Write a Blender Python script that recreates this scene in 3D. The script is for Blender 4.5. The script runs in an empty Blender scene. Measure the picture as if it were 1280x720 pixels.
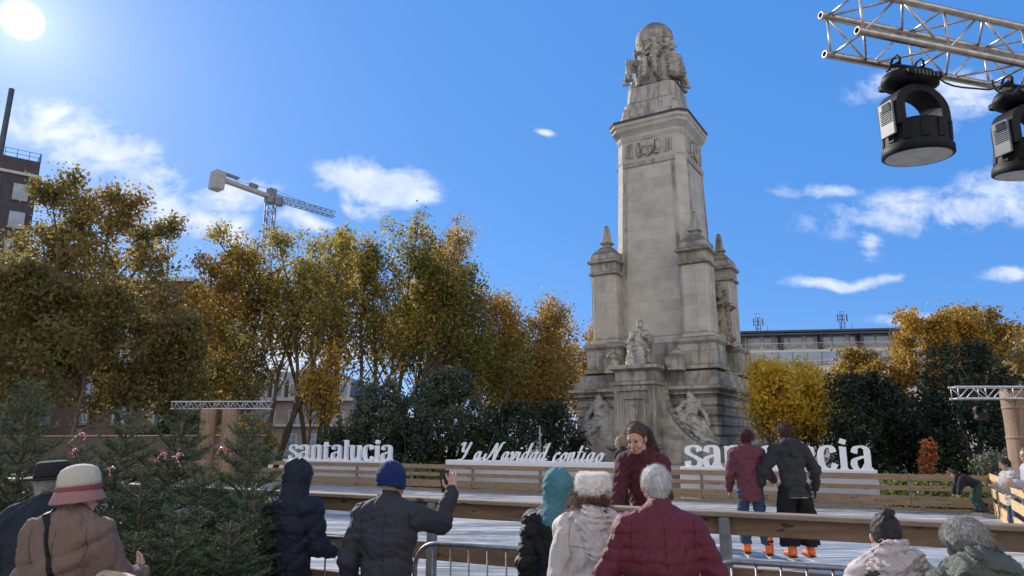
import bpy, math, random
import numpy as np
from mathutils import Vector, Matrix

random.seed(7)
RNG = np.random.default_rng(11)
scn = bpy.context.scene
COL = scn.collection
PI = math.pi
rad = math.radians

# ------------------------------------------------------------------ camera geometry
F = 880.0                       # focal length in photo pixels (photo 1280 x 720)
TH = math.atan(190 / 880.0)     # camera pitch
SN, CS = math.sin(TH), math.cos(TH)
CZ = 1.85                       # eye height


def at(px, py, Y):
    a = (px - 640) / F
    b = (360 - py) / F
    t = Y / (CS - b * SN)
    return Vector((a * t, Y, CZ + (SN + b * CS) * t))


def colx(px, Y, z=0.0):
    """X of the photo column px for a point at distance Y and height z."""
    return (px - 640) / F * (Y * CS + (z - CZ) * SN)


# ------------------------------------------------------------------ object helpers
def tag(o, label=None, cat=None, group=None, kind=None):
    if label: o['label'] = label
    if cat: o['category'] = cat
    if group: o['group'] = group
    if kind: o['kind'] = kind
    return o


def empty(name, loc=(0, 0, 0), rz=0.0, label=None, cat=None, group=None, parent=None):
    o = bpy.data.objects.new(name, None)
    o.empty_display_size = 0.2
    COL.objects.link(o)
    o.location = loc
    o.rotation_euler = (0, 0, rz)
    o.parent = parent
    return tag(o, label, cat, group)


def link(name, me, parent=None, loc=None, rz=None):
    o = bpy.data.objects.new(name, me)
    COL.objects.link(o)
    o.parent = parent
    if loc is not None: o.location = loc
    if rz is not None: o.rotation_euler = (0, 0, rz)
    return o


def fastmesh(name, V, Q, mats=(), smooth=False, mi=None, attr=None):
    """mesh from numpy arrays: V (n,3), Q (m,k) one face size."""
    V = np.asarray(V, dtype=np.float32); Q = np.asarray(Q, dtype=np.int32)
    me = bpy.data.meshes.new(name)
    me.vertices.add(len(V)); me.vertices.foreach_set('co', V.ravel())
    k = Q.shape[1]
    me.loops.add(Q.size); me.loops.foreach_set('vertex_index', Q.ravel())
    me.polygons.add(len(Q))
    me.polygons.foreach_set('loop_start', np.arange(0, Q.size, k, dtype=np.int32))
    me.polygons.foreach_set('use_smooth', np.full(len(Q), bool(smooth)))
    for m in mats: me.materials.append(m)
    if mi is not None: me.polygons.foreach_set('material_index', np.asarray(mi, dtype=np.int32))
    if attr is not None:
        a = me.attributes.new('tint', 'FLOAT', 'FACE')
        a.data.foreach_set('value', np.asarray(attr, dtype=np.float32))
    me.update(calc_edges=True)
    me.validate()
    return me


def frame_of(d, up=Vector((0, 0, 1))):
    d = Vector(d).normalized()
    if abs(d.dot(up)) > .98: up = Vector((0, 1, 0)) if abs(d.y) < .9 else Vector((1, 0, 0))
    x = d.cross(up).normalized()
    y = x.cross(d).normalized()
    return x, y, d


class MB:
    """collects simple solids, links them as one mesh object"""
    def __init__(s):
        s.v = []; s.f = []; s.m = []; s.sm = []; s.mi = 0; s.M = Matrix()

    def add(s, vs, fs, smooth=False):
        b = len(s.v)
        s.v += [s.M @ Vector(v) for v in vs]
        s.f += [tuple(b + i for i in f) for f in fs]
        s.m += [s.mi] * len(fs); s.sm += [smooth] * len(fs)
        return s

    def box(s, c, d, rz=0.0, R=None, taper=1.0, ch=0.0):
        c = Vector(c); x, y, z = d[0] / 2, d[1] / 2, d[2] / 2
        R = R if R is not None else Matrix.Rotation(rz, 3, 'Z')
        if ch <= 0:
            pts = [(-x, -y), (x, -y), (x, y), (-x, y)]
        else:
            pts = [(-x + ch, -y), (x - ch, -y), (x, -y + ch), (x, y - ch), (x - ch, y), (-x + ch, y), (-x, y - ch), (-x, -y + ch)]
        n = len(pts)
        vs = [c + R @ Vector((p[0], p[1], -z)) for p in pts] + [c + R @ Vector((p[0] * taper, p[1] * taper, z)) for p in pts]
        fs = [tuple(range(n - 1, -1, -1)), tuple(range(n, 2 * n))] + [(i, (i + 1) % n, n + (i + 1) % n, n + i) for i in range(n)]
        return s.add(vs, fs)

    def bbox(s, c, d, rz=0.0, R=None, b=0.01):
        """box with bevelled edges (all three directions, one segment)"""
        c = Vector(c); x, y, z = d[0] / 2, d[1] / 2, d[2] / 2
        R = R if R is not None else Matrix.Rotation(rz, 3, 'Z')
        b = min(b, x * .9, y * .9, z * .9)
        L = [(-z, b), (-z + b, 0), (z - b, 0), (z, b)]
        vs = []
        for zz, i in L:
            X, Y = x - i, y - i
            for p in ((-X + b, -Y), (X - b, -Y), (X, -Y + b), (X, Y - b), (X - b, Y), (-X + b, Y), (-X, Y - b), (-X, -Y + b)):
                vs.append(c + R @ Vector((p[0], p[1], zz)))
        fs = [tuple(range(7, -1, -1)), tuple(range(24, 32))]
        for l in range(3):
            for i in range(8):
                j = (i + 1) % 8
                fs.append((l * 8 + i, l * 8 + j, l * 8 + 8 + j, l * 8 + 8 + i))
        return s.add(vs, fs)

    def tube(s, p0, p1, r0, r1=None, n=8, cap=True):
        return s.path([p0, p1], [r0, r0 if r1 is None else r1], n, cap)

    def path(s, pts, rs, n=8, cap=True):
        pts = [Vector(p) for p in pts]
        if not hasattr(rs, '__len__'): rs = [rs] * len(pts)
        vs = []; fs = []
        px = None
        for i, p in enumerate(pts):
            d = (pts[min(i + 1, len(pts) - 1)] - pts[max(i - 1, 0)])
            if px is None:
                x, y, _ = frame_of(d)
            else:
                dn = d.normalized(); x = (px - dn * px.dot(dn))
                x = x.normalized() if x.length > 1e-6 else frame_of(d)[0]
                y = dn.cross(x)
                y = -y if False else y
            px = x
            dn = d.normalized(); y = dn.cross(x)
            for k in range(n):
                a = 2 * PI * k / n
                vs.append(p + (x * math.cos(a) + y * math.sin(a)) * rs[i])
        for i in range(len(pts) - 1):
            for k in range(n):
                k2 = (k + 1) % n
                fs.append((i * n + k, i * n + k2, (i + 1) * n + k2, (i + 1) * n + k))
        s.add(vs, fs, True)
        if cap:
            b = len(s.v) - len(vs)
            s.f += [tuple(b + k for k in range(n - 1, -1, -1)), tuple(b + (len(pts) - 1) * n + k for k in range(n))]
            s.m += [s.mi] * 2; s.sm += [False] * 2
        return s

    def lathe(s, c, prof, n=24, R=None, sx=1.0, sy=1.0, smooth=True):
        c = Vector(c); R = R if R is not None else Matrix.Identity(3)
        vs = []; fs = []
        for r, z in prof:
            for k in range(n):
                a = 2 * PI * k / n
                vs.append(c + R @ Vector((r * sx * math.cos(a), r * sy * math.sin(a), z)))
        for i in range(len(prof) - 1):
            for k in range(n):
                k2 = (k + 1) % n
                fs.append((i * n + k, i * n + k2, (i + 1) * n + k2, (i + 1) * n + k))
        s.add(vs, fs, smooth)
        b = len(s.v) - len(vs)
        s.f += [tuple(b + k for k in range(n - 1, -1, -1)), tuple(b + (len(prof) - 1) * n + k for k in range(n))]
        s.m += [s.mi] * 2; s.sm += [False] * 2
        return s

    def sphere(s, c, r, n=16, R=None):
        rr = r if hasattr(r, '__len__') else (r, r, r)
        prof = [(math.sin(PI * (i + .02) / (n // 2 + .04)), -math.cos(PI * (i + .02) / (n // 2 + .04))) for i in range(n // 2 + 1)]
        return s.lathe(c, [(p * rr[0], z * rr[2]) for p, z in prof], n, R, 1.0, rr[1] / rr[0])

    def prism(s, poly, y0, y1):
        """poly in (x,z), extruded along y"""
        n = len(poly)
        vs = [(p[0], y0, p[1]) for p in poly] + [(p[0], y1, p[1]) for p in poly]
        fs = [tuple(range(n)), tuple(range(2 * n - 1, n - 1, -1))] + [(i, n + i, n + (i + 1) % n, (i + 1) % n) for i in range(n)]
        return s.add(vs, fs)

    def mesh(s, name, mats):
        me = bpy.data.meshes.new(name)
        me.from_pydata([tuple(v) for v in s.v], [], s.f)
        for m in (mats if isinstance(mats, (list, tuple)) else [mats]): me.materials.append(m)
        me.polygons.foreach_set('material_index', s.m)
        me.polygons.foreach_set('use_smooth', s.sm)
        me.update()
        return me

    def build(s, name, mats, parent=None, loc=None, rz=None):
        return link(name, s.mesh(name, mats), parent, loc, rz)


def copy_tree(o, parent=None):
    c = o.copy(); COL.objects.link(c); c.parent = parent
    for ch in [x for x in bpy.data.objects if x.parent == o]:
        copy_tree(ch, c)
    return c


# ------------------------------------------------------------------ materials
class NT:
    def __init__(s, tree):
        s.t = tree; s.n = tree.nodes; s.l = tree.links

    def node(s, ty, **kw):
        n = s.n.new(ty)
        for k, v in kw.items():
            if k.startswith('i_'):
                key = k[2:]
                key = int(key) if key.isdigit() else key
                s.put(n.inputs[key], v)
            else:
                setattr(n, k, v)
        return n

    def put(s, sock, v):
        if isinstance(v, bpy.types.NodeSocket): s.l.new(v, sock)
        else: sock.default_value = v

    def math(s, op, a, b=None, c=None, clamp=False):
        n = s.n.new('ShaderNodeMath'); n.operation = op; n.use_clamp = clamp
        for i, v in enumerate((a, b, c)):
            if v is not None: s.put(n.inputs[i], v)
        return n.outputs[0]

    def noise(s, vec, scale, detail=3.0, rough=.55, dist=0.0):
        n = s.n.new('ShaderNodeTexNoise')
        s.l.new(vec, n.inputs['Vector'])
        n.inputs['Scale'].default_value = scale; n.inputs['Detail'].default_value = detail
        n.inputs['Roughness'].default_value = rough; n.inputs['Distortion'].default_value = dist
        return n.outputs[0]

    def ramp(s, fac, stops):
        n = s.n.new('ShaderNodeValToRGB')
        s.l.new(fac, n.inputs[0])
        e = n.color_ramp.elements
        while len(e) < len(stops): e.new(.5)
        for el, (p, c) in zip(e, stops):
            el.position = p; el.color = (*c, 1) if len(c) == 3 else c
        return n.outputs[0]

    def mix(s, fac, a, b, mode='MIX'):
        n = s.n.new('ShaderNodeMix'); n.data_type = 'RGBA'; n.blend_type = mode
        s.put(n.inputs[0], fac)
        s.put(n.inputs[6], a if isinstance(a, bpy.types.NodeSocket) else (*a, 1))
        s.put(n.inputs[7], b if isinstance(b, bpy.types.NodeSocket) else (*b, 1))
        return n.outputs[2]

    def mapping(s, vec, scale=(1, 1, 1), rot=(0, 0, 0), loc=(0, 0, 0)):
        n = s.n.new('ShaderNodeMapping')
        s.l.new(vec, n.inputs[0])
        n.inputs['Scale'].default_value = scale; n.inputs['Rotation'].default_value = rot; n.inputs['Location'].default_value = loc
        return n.outputs[0]


def newmat(name):
    m = bpy.data.materials.new(name); m.use_nodes = True
    nt = NT(m.node_tree)
    bs = m.node_tree.nodes['Principled BSDF']
    tc = nt.node('ShaderNodeTexCoord').outputs['Object']
    return m, nt, bs, tc


def mat(name, c1, c2=None, rough=.7, scale=6.0, bump=0.0, bscale=None, metal=0.0, stretch=(1, 1, 1), detail=4.0, lo=.35, hi=.65, spec=None, sheen=0.0, fine=0.0):
    """two colours mixed by noise, with a bump of its own scale"""
    m, nt, bs, tc = newmat(name)
    v = nt.mapping(tc, stretch)
    c2 = c2 or tuple(x * .8 for x in c1)
    n = nt.noise(v, scale, detail)
    col = nt.ramp(n, [(lo, c1), (hi, c2)])
    if fine > 0:
        f = nt.noise(v, scale * 9, 2.0)
        col = nt.mix(nt.math('MULTIPLY', nt.math('SUBTRACT', f, .42, clamp=True), fine * 4), col, tuple(x * .35 for x in c2))
    nt.l.new(col, bs.inputs['Base Color'])
    bs.inputs['Roughness'].default_value = rough; bs.inputs['Metallic'].default_value = metal
    if spec is not None: bs.inputs['Specular IOR Level'].default_value = spec
    if sheen: bs.inputs['Sheen Weight'].default_value = sheen
    if bump > 0:
        b = nt.node('ShaderNodeBump'); b.inputs['Strength'].default_value = min(1, bump * 10); b.inputs['Distance'].default_value = bump
        nt.l.new(nt.noise(v, bscale or scale * 3, 5.0), b.inputs['Height'])
        nt.l.new(b.outputs[0], bs.inputs['Normal'])
    return m


def leafmat(name, cols, trans=.45, rough=.55):
    """leaves: reflect and let light through; colour runs over the per-leaf tint"""
    m = bpy.data.materials.new(name); m.use_nodes = True
    nt = NT(m.node_tree); nt.n.clear()
    at_ = nt.node('ShaderNodeAttribute', attribute_name='tint')
    col = nt.ramp(at_.outputs['Fac'], [(i / (len(cols) - 1), c) for i, c in enumerate(cols)])
    bs = nt.node('ShaderNodeBsdfPrincipled'); nt.l.new(col, bs.inputs['Base Color']); bs.inputs['Roughness'].default_value = rough
    bs.inputs['Specular IOR Level'].default_value = .35
    tr = nt.node('ShaderNodeBsdfTranslucent'); nt.l.new(col, tr.inputs[0])
    mx = nt.node('ShaderNodeMixShader'); mx.inputs[0].default_value = trans
    nt.l.new(bs.outputs[0], mx.inputs[1]); nt.l.new(tr.outputs[0], mx.inputs[2])
    o = nt.node('ShaderNodeOutputMaterial'); nt.l.new(mx.outputs[0], o.inputs[0])
    return m


def stone_mat(name, base, dark, courses=True, stain=.6, mort=.5):
    """limestone with block joints, rain streaks and soot on the ledges"""
    m, nt, bs, tc = newmat(name)
    n1 = nt.noise(tc, .9, 6.0, .6)
    col = nt.ramp(n1, [(.3, tuple(x * 1.08 for x in base)), (.7, tuple(x * .82 for x in base))])
    st = nt.noise(nt.mapping(tc, (1.1, 1.1, .22)), 1.5, 8.0, .72, .3)
    col = nt.mix(nt.math('MULTIPLY', nt.ramp(st, [(.60 - .18 * stain, (0, 0, 0)), (.74 - .12 * stain, (1, 1, 1))]), min(.9, stain * 1.15)), col, dark)
    bl = nt.noise(tc, .38, 7.0, .68, .4)
    col = nt.mix(nt.math('MULTIPLY', nt.ramp(bl, [(.50, (0, 0, 0)), (.60, (1, 1, 1))]), stain * .75), col, dark)
    geo = nt.node('ShaderNodeNewGeometry')
    sp = nt.node('ShaderNodeSeparateXYZ'); nt.l.new(geo.outputs['Normal'], sp.inputs[0])
    up = nt.ramp(sp.outputs[2], [(.1, (0, 0, 0)), (.6, (1, 1, 1))])
    col = nt.mix(nt.math('MULTIPLY', up, .75), col, tuple(x * .7 for x in dark))
    fn = nt.noise(tc, 14, 4.0, .7)
    col = nt.mix(nt.ramp(fn, [(.55, (0, 0, 0)), (.8, (.55, .55, .55))]), col, dark)
    hgt = nt.noise(tc, 9, 5.0)
    if courses:
        so = nt.node('ShaderNodeSeparateXYZ'); nt.l.new(tc, so.inputs[0])
        xy = nt.math('ADD', so.outputs[0], so.outputs[1])
        cb = nt.node('ShaderNodeCombineXYZ'); nt.l.new(xy, cb.inputs[0]); nt.l.new(so.outputs[2], cb.inputs[1])
        br = nt.node('ShaderNodeTexBrick'); nt.l.new(cb.outputs[0], br.inputs['Vector'])
        br.inputs['Scale'].default_value = 1.0; br.inputs['Brick Width'].default_value = 1.5; br.inputs['Row Height'].default_value = .72
        br.inputs['Mortar Size'].default_value = .022; br.inputs['Mortar Smooth'].default_value = .35
        br.inputs['Color1'].default_value = (1, 1, 1, 1); br.inputs['Color2'].default_value = (.84, .835, .82, 1); br.inputs['Mortar'].default_value = (mort, mort * .97, mort * .92, 1)
        col = nt.mix(1.0, col, br.outputs['Color'], 'MULTIPLY')
        hgt = nt.math('SUBTRACT', hgt, nt.math('MULTIPLY', br.outputs['Fac'], 1.2))
    b = nt.node('ShaderNodeBump'); b.inputs['Strength'].default_value = .5; b.inputs['Distance'].default_value = .03
    nt.l.new(hgt, b.inputs['Height']); nt.l.new(b.outputs[0], bs.inputs['Normal'])
    nt.l.new(col, bs.inputs['Base Color']); bs.inputs['Roughness'].default_value = .9
    return m


def wood_mat(name, c1, c2, scale=3.0, axis=0, rough=.75):
    m, nt, bs, tc = newmat(name)
    st = [1.0, 9.0, 9.0] if axis == 0 else ([9.0, 9.0, .6] if axis == 2 else [9.0, 1.0, 9.0])
    v = nt.mapping(tc, st)
    g = nt.noise(v, scale, 6.0, .65, .4)
    col = nt.ramp(g, [(.3, c1), (.6, c2), (.75, tuple(x * .55 for x in c2))])
    k = nt.noise(nt.mapping(tc, (3.0, 10.0, 10.0)), 2.3, 1.0)
    col = nt.mix(nt.ramp(k, [(.68, (0, 0, 0)), (.72, (1, 1, 1))]), col, tuple(x * .3 for x in c2))
    nt.l.new(col, bs.inputs['Base Color']); bs.inputs['Roughness'].default_value = rough
    b = nt.node('ShaderNodeBump'); b.inputs['Strength'].default_value = .4; b.inputs['Distance'].default_value = .004
    nt.l.new(g, b.inputs['Height']); nt.l.new(b.outputs[0], bs.inputs['Normal'])
    return m


def fabric(name, c, rough=.85, var=.25, weave=220., sheen=.3, spec=.3):
    """cloth: soft colour variation, fine weave bump"""
    m, nt, bs, tc = newmat(name)
    n = nt.noise(tc, 7.0, 4.0)
    c = tuple(x * .86 for x in c)
    col = nt.ramp(n, [(.3, c), (.7, tuple(x * (1 - var) for x in c))])
    nt.l.new(col, bs.inputs['Base Color']); bs.inputs['Roughness'].default_value = rough
    bs.inputs['Sheen Weight'].default_value = sheen * .12; bs.inputs['Specular IOR Level'].default_value = spec
    h = nt.math('ADD', nt.noise(tc, weave, 1.0), nt.math('MULTIPLY', nt.noise(nt.mapping(tc, (1, 1, .6)), 26.0, 5.0, .62, .6), 3.0))
    b = nt.node('ShaderNodeBump'); b.inputs['Strength'].default_value = .6; b.inputs['Distance'].default_value = .010
    nt.l.new(h, b.inputs['Height']); nt.l.new(b.outputs[0], bs.inputs['Normal'])
    return m


# ------------------------------------------------------------------ smooth solids (signed distance fields -> surface nets)
def CAP(a, b, ra, rb, n=None, fl=1.0, k=None, puff=None, op='add'):
    return dict(t='cap', a=np.array(a, float), b=np.array(b, float), ra=ra, rb=rb, n=None if n is None else np.array(n, float), fl=fl, k=k, puff=puff, op=op)


def ELL(c, s, R=None, k=None, op='add'):
    return dict(t='ell', c=np.array(c, float), s=np.array(s, float), R=np.eye(3) if R is None else np.array(R, float), k=k, op=op)


def CUT(p, n):
    return dict(t='cut', p=np.array(p, float), n=np.array(n, float), op='cut')


def wrinkle(P, amp, sc, seed):
    r = np.random.default_rng(seed)
    v = 0
    for i in range(3):
        k1 = r.normal(0, 1, 3); k1 /= np.linalg.norm(k1); k1[2] *= 1.6; k2 = r.normal(0, 1, 3)
        s = sc * 3.6 * (1.7 ** i)
        w = np.sin(P @ (k2 * s * .35) + i)
        v = v + (1 - 2 * np.abs(np.sin(P @ (k1 * s) * .5 + 1.6 * w + seed))) / (1.5 ** i)
    return v * amp * .68


def sdf_mesh(name, prims, vox=.008, k=.02, mats=(), wr=None, smooth=True, quilt=None):
    lo = np.full(3, 1e9); hi = -lo
    for p in prims:
        if p['op'] != 'add': continue
        if p['t'] == 'cap':
            r = max(p['ra'], p['rb']) * max(1, p['fl'])
            l = np.minimum(p['a'], p['b']) - r; h = np.maximum(p['a'], p['b']) + r
        else:
            r = p['s'].max(); l = p['c'] - r; h = p['c'] + r
        lo = np.minimum(lo, l); hi = np.maximum(hi, h)
    lo -= vox * 4 + .02; hi += vox * 4 + .02
    N = np.ceil((hi - lo) / vox).astype(int) + 1
    D = np.full(N, .3, dtype=np.float32)
    ax = [lo[i] + vox * np.arange(N[i]) for i in range(3)]
    for p in prims:
        kk = p.get('k') or k
        if p['t'] == 'cut':
            G = ((ax[0] - p['p'][0]) * p['n'][0])[:, None, None] + ((ax[1] - p['p'][1]) * p['n'][1])[None, :, None] + ((ax[2] - p['p'][2]) * p['n'][2])[None, None, :]
            D = np.maximum(D, G.astype(np.float32)); continue
        if p['t'] == 'cap':
            r = max(p['ra'], p['rb']) * max(1, p['fl']) + kk + vox * 3
            l = np.minimum(p['a'], p['b']) - r; h = np.maximum(p['a'], p['b']) + r
        else:
            r = p['s'].max() + kk + vox * 3; l = p['c'] - r; h = p['c'] + r
        i0 = np.clip(((l - lo) / vox).astype(int), 0, N - 1); i1 = np.clip(((h - lo) / vox).astype(int) + 2, 1, N)
        sl = tuple(slice(i0[i], i1[i]) for i in range(3))
        X, Y, Z = np.meshgrid(ax[0][sl[0]], ax[1][sl[1]], ax[2][sl[2]], indexing='ij')
        if p['t'] == 'cap':
            a, b = p['a'], p['b']; ba = b - a; bb = max(ba @ ba, 1e-9)
            x, y, z = X - a[0], Y - a[1], Z - a[2]
            t = np.clip((x * ba[0] + y * ba[1] + z * ba[2]) / bb, 0, 1)
            x -= t * ba[0]; y -= t * ba[1]; z -= t * ba[2]
            q2 = x * x + y * y + z * z
            if p['n'] is not None:
                qn = x * p['n'][0] + y * p['n'][1] + z * p['n'][2]
                q2 = q2 - qn * qn + (qn / p['fl']) ** 2
            R = p['ra'] + (p['rb'] - p['ra']) * t
            if p['puff']:
                am, sp = p['puff']
                R = R + am * (np.abs(np.sin(PI * t * math.sqrt(bb) / sp)) ** .38 - 1) * 1.25
            d = (np.sqrt(q2) - R) * min(1, p['fl'])
        else:
            x, y, z = X - p['c'][0], Y - p['c'][1], Z - p['c'][2]
            Rm, s = p['R'], p['s']
            q = [(x * Rm[0, i] + y * Rm[1, i] + z * Rm[2, i]) for i in range(3)]
            k0 = np.sqrt(sum((q[i] / s[i]) ** 2 for i in range(3))); k1 = np.sqrt(sum((q[i] / s[i] ** 2) ** 2 for i in range(3))) + 1e-6
            d = k0 * (k0 - 1) / k1
        d = d.astype(np.float32); o = D[sl]
        if p['op'] == 'add':
            hh = np.clip(.5 + .5 * (o - d) / kk, 0, 1); D[sl] = o * (1 - hh) + d * hh - kk * hh * (1 - hh)
        else:
            hh = np.clip(.5 - .5 * (o + d) / kk, 0, 1); D[sl] = o * (1 - hh) - d * hh + kk * hh * (1 - hh)
    if wr:
        band = np.abs(D) < vox * 3 + wr[0]
        idx = np.argwhere(band); P = lo + idx * vox
        D[band] += wrinkle(P, *wr).astype(np.float32)
        if quilt:
            s_ = P @ np.array(quilt[2]) + .006 * np.sin(P[:, 0] * 21) + .004 * np.sin(P[:, 0] * 47 + 1)
            D[band] += (quilt[0] * (1 - np.abs(np.sin(PI * s_ / quilt[1])) ** .45)).astype(np.float32)
    # surface nets
    S = D < 0
    cnt = np.zeros(N - 1, dtype=np.int8)
    for i in (0, 1):
        for j in (0, 1):
            for l in (0, 1):
                cnt += S[i:N[0] - 1 + i, j:N[1] - 1 + j, l:N[2] - 1 + l]
    act = (cnt > 0) & (cnt < 8)
    ci = np.argwhere(act)
    im = np.full(N - 1, -1, dtype=np.int32); im[act] = np.arange(len(ci))
    cor = [(i, j, l) for i in (0, 1) for j in (0, 1) for l in (0, 1)]
    val = np.stack([D[ci[:, 0] + c[0], ci[:, 1] + c[1], ci[:, 2] + c[2]] for c in cor], 1)
    acc = np.zeros((len(ci), 3)); w = np.zeros(len(ci))
    for i, a in enumerate(cor):
        for j, b in enumerate(cor):
            if j <= i or sum(abs(a[q] - b[q]) for q in range(3)) != 1: continue
            m = (val[:, i] < 0) != (val[:, j] < 0)
            t = val[m, i] / (val[m, i] - val[m, j])
            acc[m] += np.array(a) + t[:, None] * (np.array(b) - np.array(a)); w[m] += 1
    V = lo + (ci + acc / w[:, None]) * vox
    quads = []
    for a in range(3):
        u, v = (a + 1) % 3, (a + 2) % 3
        s0 = [slice(None)] * 3; s1 = [slice(None)] * 3
        s0[a] = slice(0, -1); s1[a] = slice(1, None)
        A = S[tuple(s0)]; B = S[tuple(s1)]
        for sgn in (0, 1):
            e = np.argwhere((A & ~B) if sgn == 0 else (~A & B))
            e = e[(e[:, u] > 0) & (e[:, v] > 0) & (e[:, u] < N[u] - 1) & (e[:, v] < N[v] - 1)]
            if not len(e): continue
            def g(du, dv):
                c = e.copy(); c[:, u] -= du; c[:, v] -= dv
                return im[c[:, 0], c[:, 1], c[:, 2]]
            q = np.stack([g(1, 1), g(0, 1), g(0, 0), g(1, 0)], 1)
            quads.append(q if sgn == 0 else q[:, ::-1])
    Q = np.concatenate(quads)
    Q = Q[(Q >= 0).all(1)]
    return fastmesh(name, V, Q, mats, smooth)
# ------------------------------------------------------------------ world, sun, camera
SUN_AZ, SUN_EL = rad(-37.8), rad(27.2)
SD = Vector((math.sin(SUN_AZ) * math.cos(SUN_EL), math.cos(SUN_AZ) * math.cos(SUN_EL), math.sin(SUN_EL)))
w = bpy.data.worlds.new('World'); scn.world = w; w.use_nodes = True
nt = NT(w.node_tree)
bg = w.node_tree.nodes['Background']
sky = nt.node('ShaderNodeTexSky'); sky.sky_type = 'NISHITA'; sky.sun_disc = False
sky.sun_elevation = SUN_EL; sky.sun_rotation = SUN_AZ; sky.altitude = 650; sky.air_density = 1.0; sky.dust_density = .35; sky.ozone_density = 2.0
SKY_K = 0.13
gen = nt.node('ShaderNodeTexCoord').outputs['Generated']
hs = nt.node('ShaderNodeHueSaturation'); hs.inputs['Hue'].default_value = .497; hs.inputs['Saturation'].default_value = 1.12; hs.inputs['Value'].default_value = 1.12
nt.l.new(sky.outputs[0], hs.inputs['Color'])
hs2 = hs.outputs[0]
skycol = nt.mix(.62, nt.mix(1.0, hs2, (.55, .55, .55), 'MULTIPLY'), (.50, 2.12, 6.1))
sep = nt.node('ShaderNodeSeparateXYZ'); nt.l.new(gen, sep.inputs[0])
yy = nt.math('MAXIMUM', sep.outputs[1], .02)
gx = nt.math('DIVIDE', sep.outputs[0], yy); gz = nt.math('DIVIDE', sep.outputs[2], yy)
cbv = nt.node('ShaderNodeCombineXYZ'); nt.l.new(gx, cbv.inputs[0]); nt.l.new(gz, cbv.inputs[1])
P2 = cbv.outputs[0]
warp = nt.node('ShaderNodeTexNoise'); nt.l.new(P2, warp.inputs['Vector']); warp.inputs['Scale'].default_value = 9; warp.inputs['Detail'].default_value = 4
wv = nt.node('ShaderNodeVectorMath', operation='MULTIPLY_ADD'); nt.l.new(warp.outputs['Color'], wv.inputs[0]); wv.inputs[1].default_value = (.05, .05, 0); nt.l.new(P2, wv.inputs[2])
PW = wv.outputs[0]
# drifting clouds, each at its own bearing and height above the horizon: (bearing x, height, half width, half height, tilt, weight)
clouds = []
for (cx, cy, rx, ry, tilt, wt) in [
        (112, 178, 128, 38, -22, .98), (55, 158, 70, 26, -8, .8), (190, 222, 62, 34, -30, .98), (212, 262, 38, 44, -40, .98), (165, 250, 40, 26, 0, .9), (292, 246, 58, 22, 5, 1.1), (262, 275, 60, 26, -20, 1.0),
        (290, 300, 40, 16, -10, .85), (380, 274, 42, 12, -5, .9), (468, 226, 78, 30, -5, 1.25), (505, 236, 48, 24, 0, 1.1), (452, 252, 60, 18, 0, .6),
        (1170, 262, 165, 26, 6, .72), (1250, 245, 80, 34, 0, .8), (1110, 278, 60, 18, 0, .8), (1062, 349, 82, 8, 3, .72), (1092, 306, 26, 16, 40, .42), (1120, 108, 70, 20, 10, .75),
        (1210, 120, 70, 40, 10, .72), (680, 168, 16, 6, -10, .55), (1265, 338, 40, 10, 0, .7), (350, 430, 120, 45, 0, 1.1), (1140, 398, 60, 9, 0, .8), (1025, 240, 60, 10, 0, .6), (1150, 620, 60, 5, 0, .1)]:
    a = (cx - 640) / F; b = (360 - cy) / F
    dy = CS - b * SN; dz = SN + b * CS
    mp = nt.node('ShaderNodeMapping'); mp.vector_type = 'TEXTURE'
    nt.l.new(PW, mp.inputs[0])
    mp.inputs['Location'].default_value = (a / dy + .025, dz / dy + .025, 0)
    mp.inputs['Rotation'].default_value = (0, 0, rad(tilt)); mp.inputs['Scale'].default_value = (rx / F * 1.3, ry / F * 1.4, 1)
    ln = nt.node('ShaderNodeVectorMath', operation='LENGTH'); nt.l.new(mp.outputs[0], ln.inputs[0])
    clouds.append(nt.math('MULTIPLY', nt.math('SUBTRACT', 1.0, ln.outputs['Value'], clamp=True), wt))
msk = clouds[0]
for c_ in clouds[1:]: msk = nt.math('MAXIMUM', msk, c_)
n1 = nt.noise(nt.mapping(P2, (1, 2.0, 1), (0, 0, rad(12))), 9.0, 9.0, .62, .5)
n2 = nt.noise(PW, 30.0, 6.0, .6)
den = nt.math('ADD', nt.math('MULTIPLY', msk, 1.25), nt.math('MULTIPLY', nt.math('SUBTRACT', nt.math('ADD', nt.math('MULTIPLY', n1, .62), nt.math('MULTIPLY', n2, .38)), .5), 4.6))
den = nt.math('MULTIPLY', nt.math('MULTIPLY', nt.math('SUBTRACT', den, .10, clamp=True), 1.15, clamp=True), nt.math('MULTIPLY', msk, 3.2, clamp=True))
shade = nt.mix(nt.ramp(nt.noise(PW, 16.0, 5.0), [(.35, (0, 0, 0)), (.7, (1, 1, 1))]), (5.2, 5.6, 6.6), (3.3, 4.1, 5.8))
# unseen white cloud added behind the camera to neutralise the blue fill light
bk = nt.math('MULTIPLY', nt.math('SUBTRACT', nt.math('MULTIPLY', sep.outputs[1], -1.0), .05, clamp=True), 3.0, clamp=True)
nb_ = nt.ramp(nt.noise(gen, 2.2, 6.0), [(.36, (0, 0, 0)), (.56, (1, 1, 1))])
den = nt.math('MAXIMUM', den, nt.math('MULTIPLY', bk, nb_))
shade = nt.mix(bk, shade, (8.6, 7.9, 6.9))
col = nt.mix(nt.math('MULTIPLY', den, .93), skycol, shade)
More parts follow.
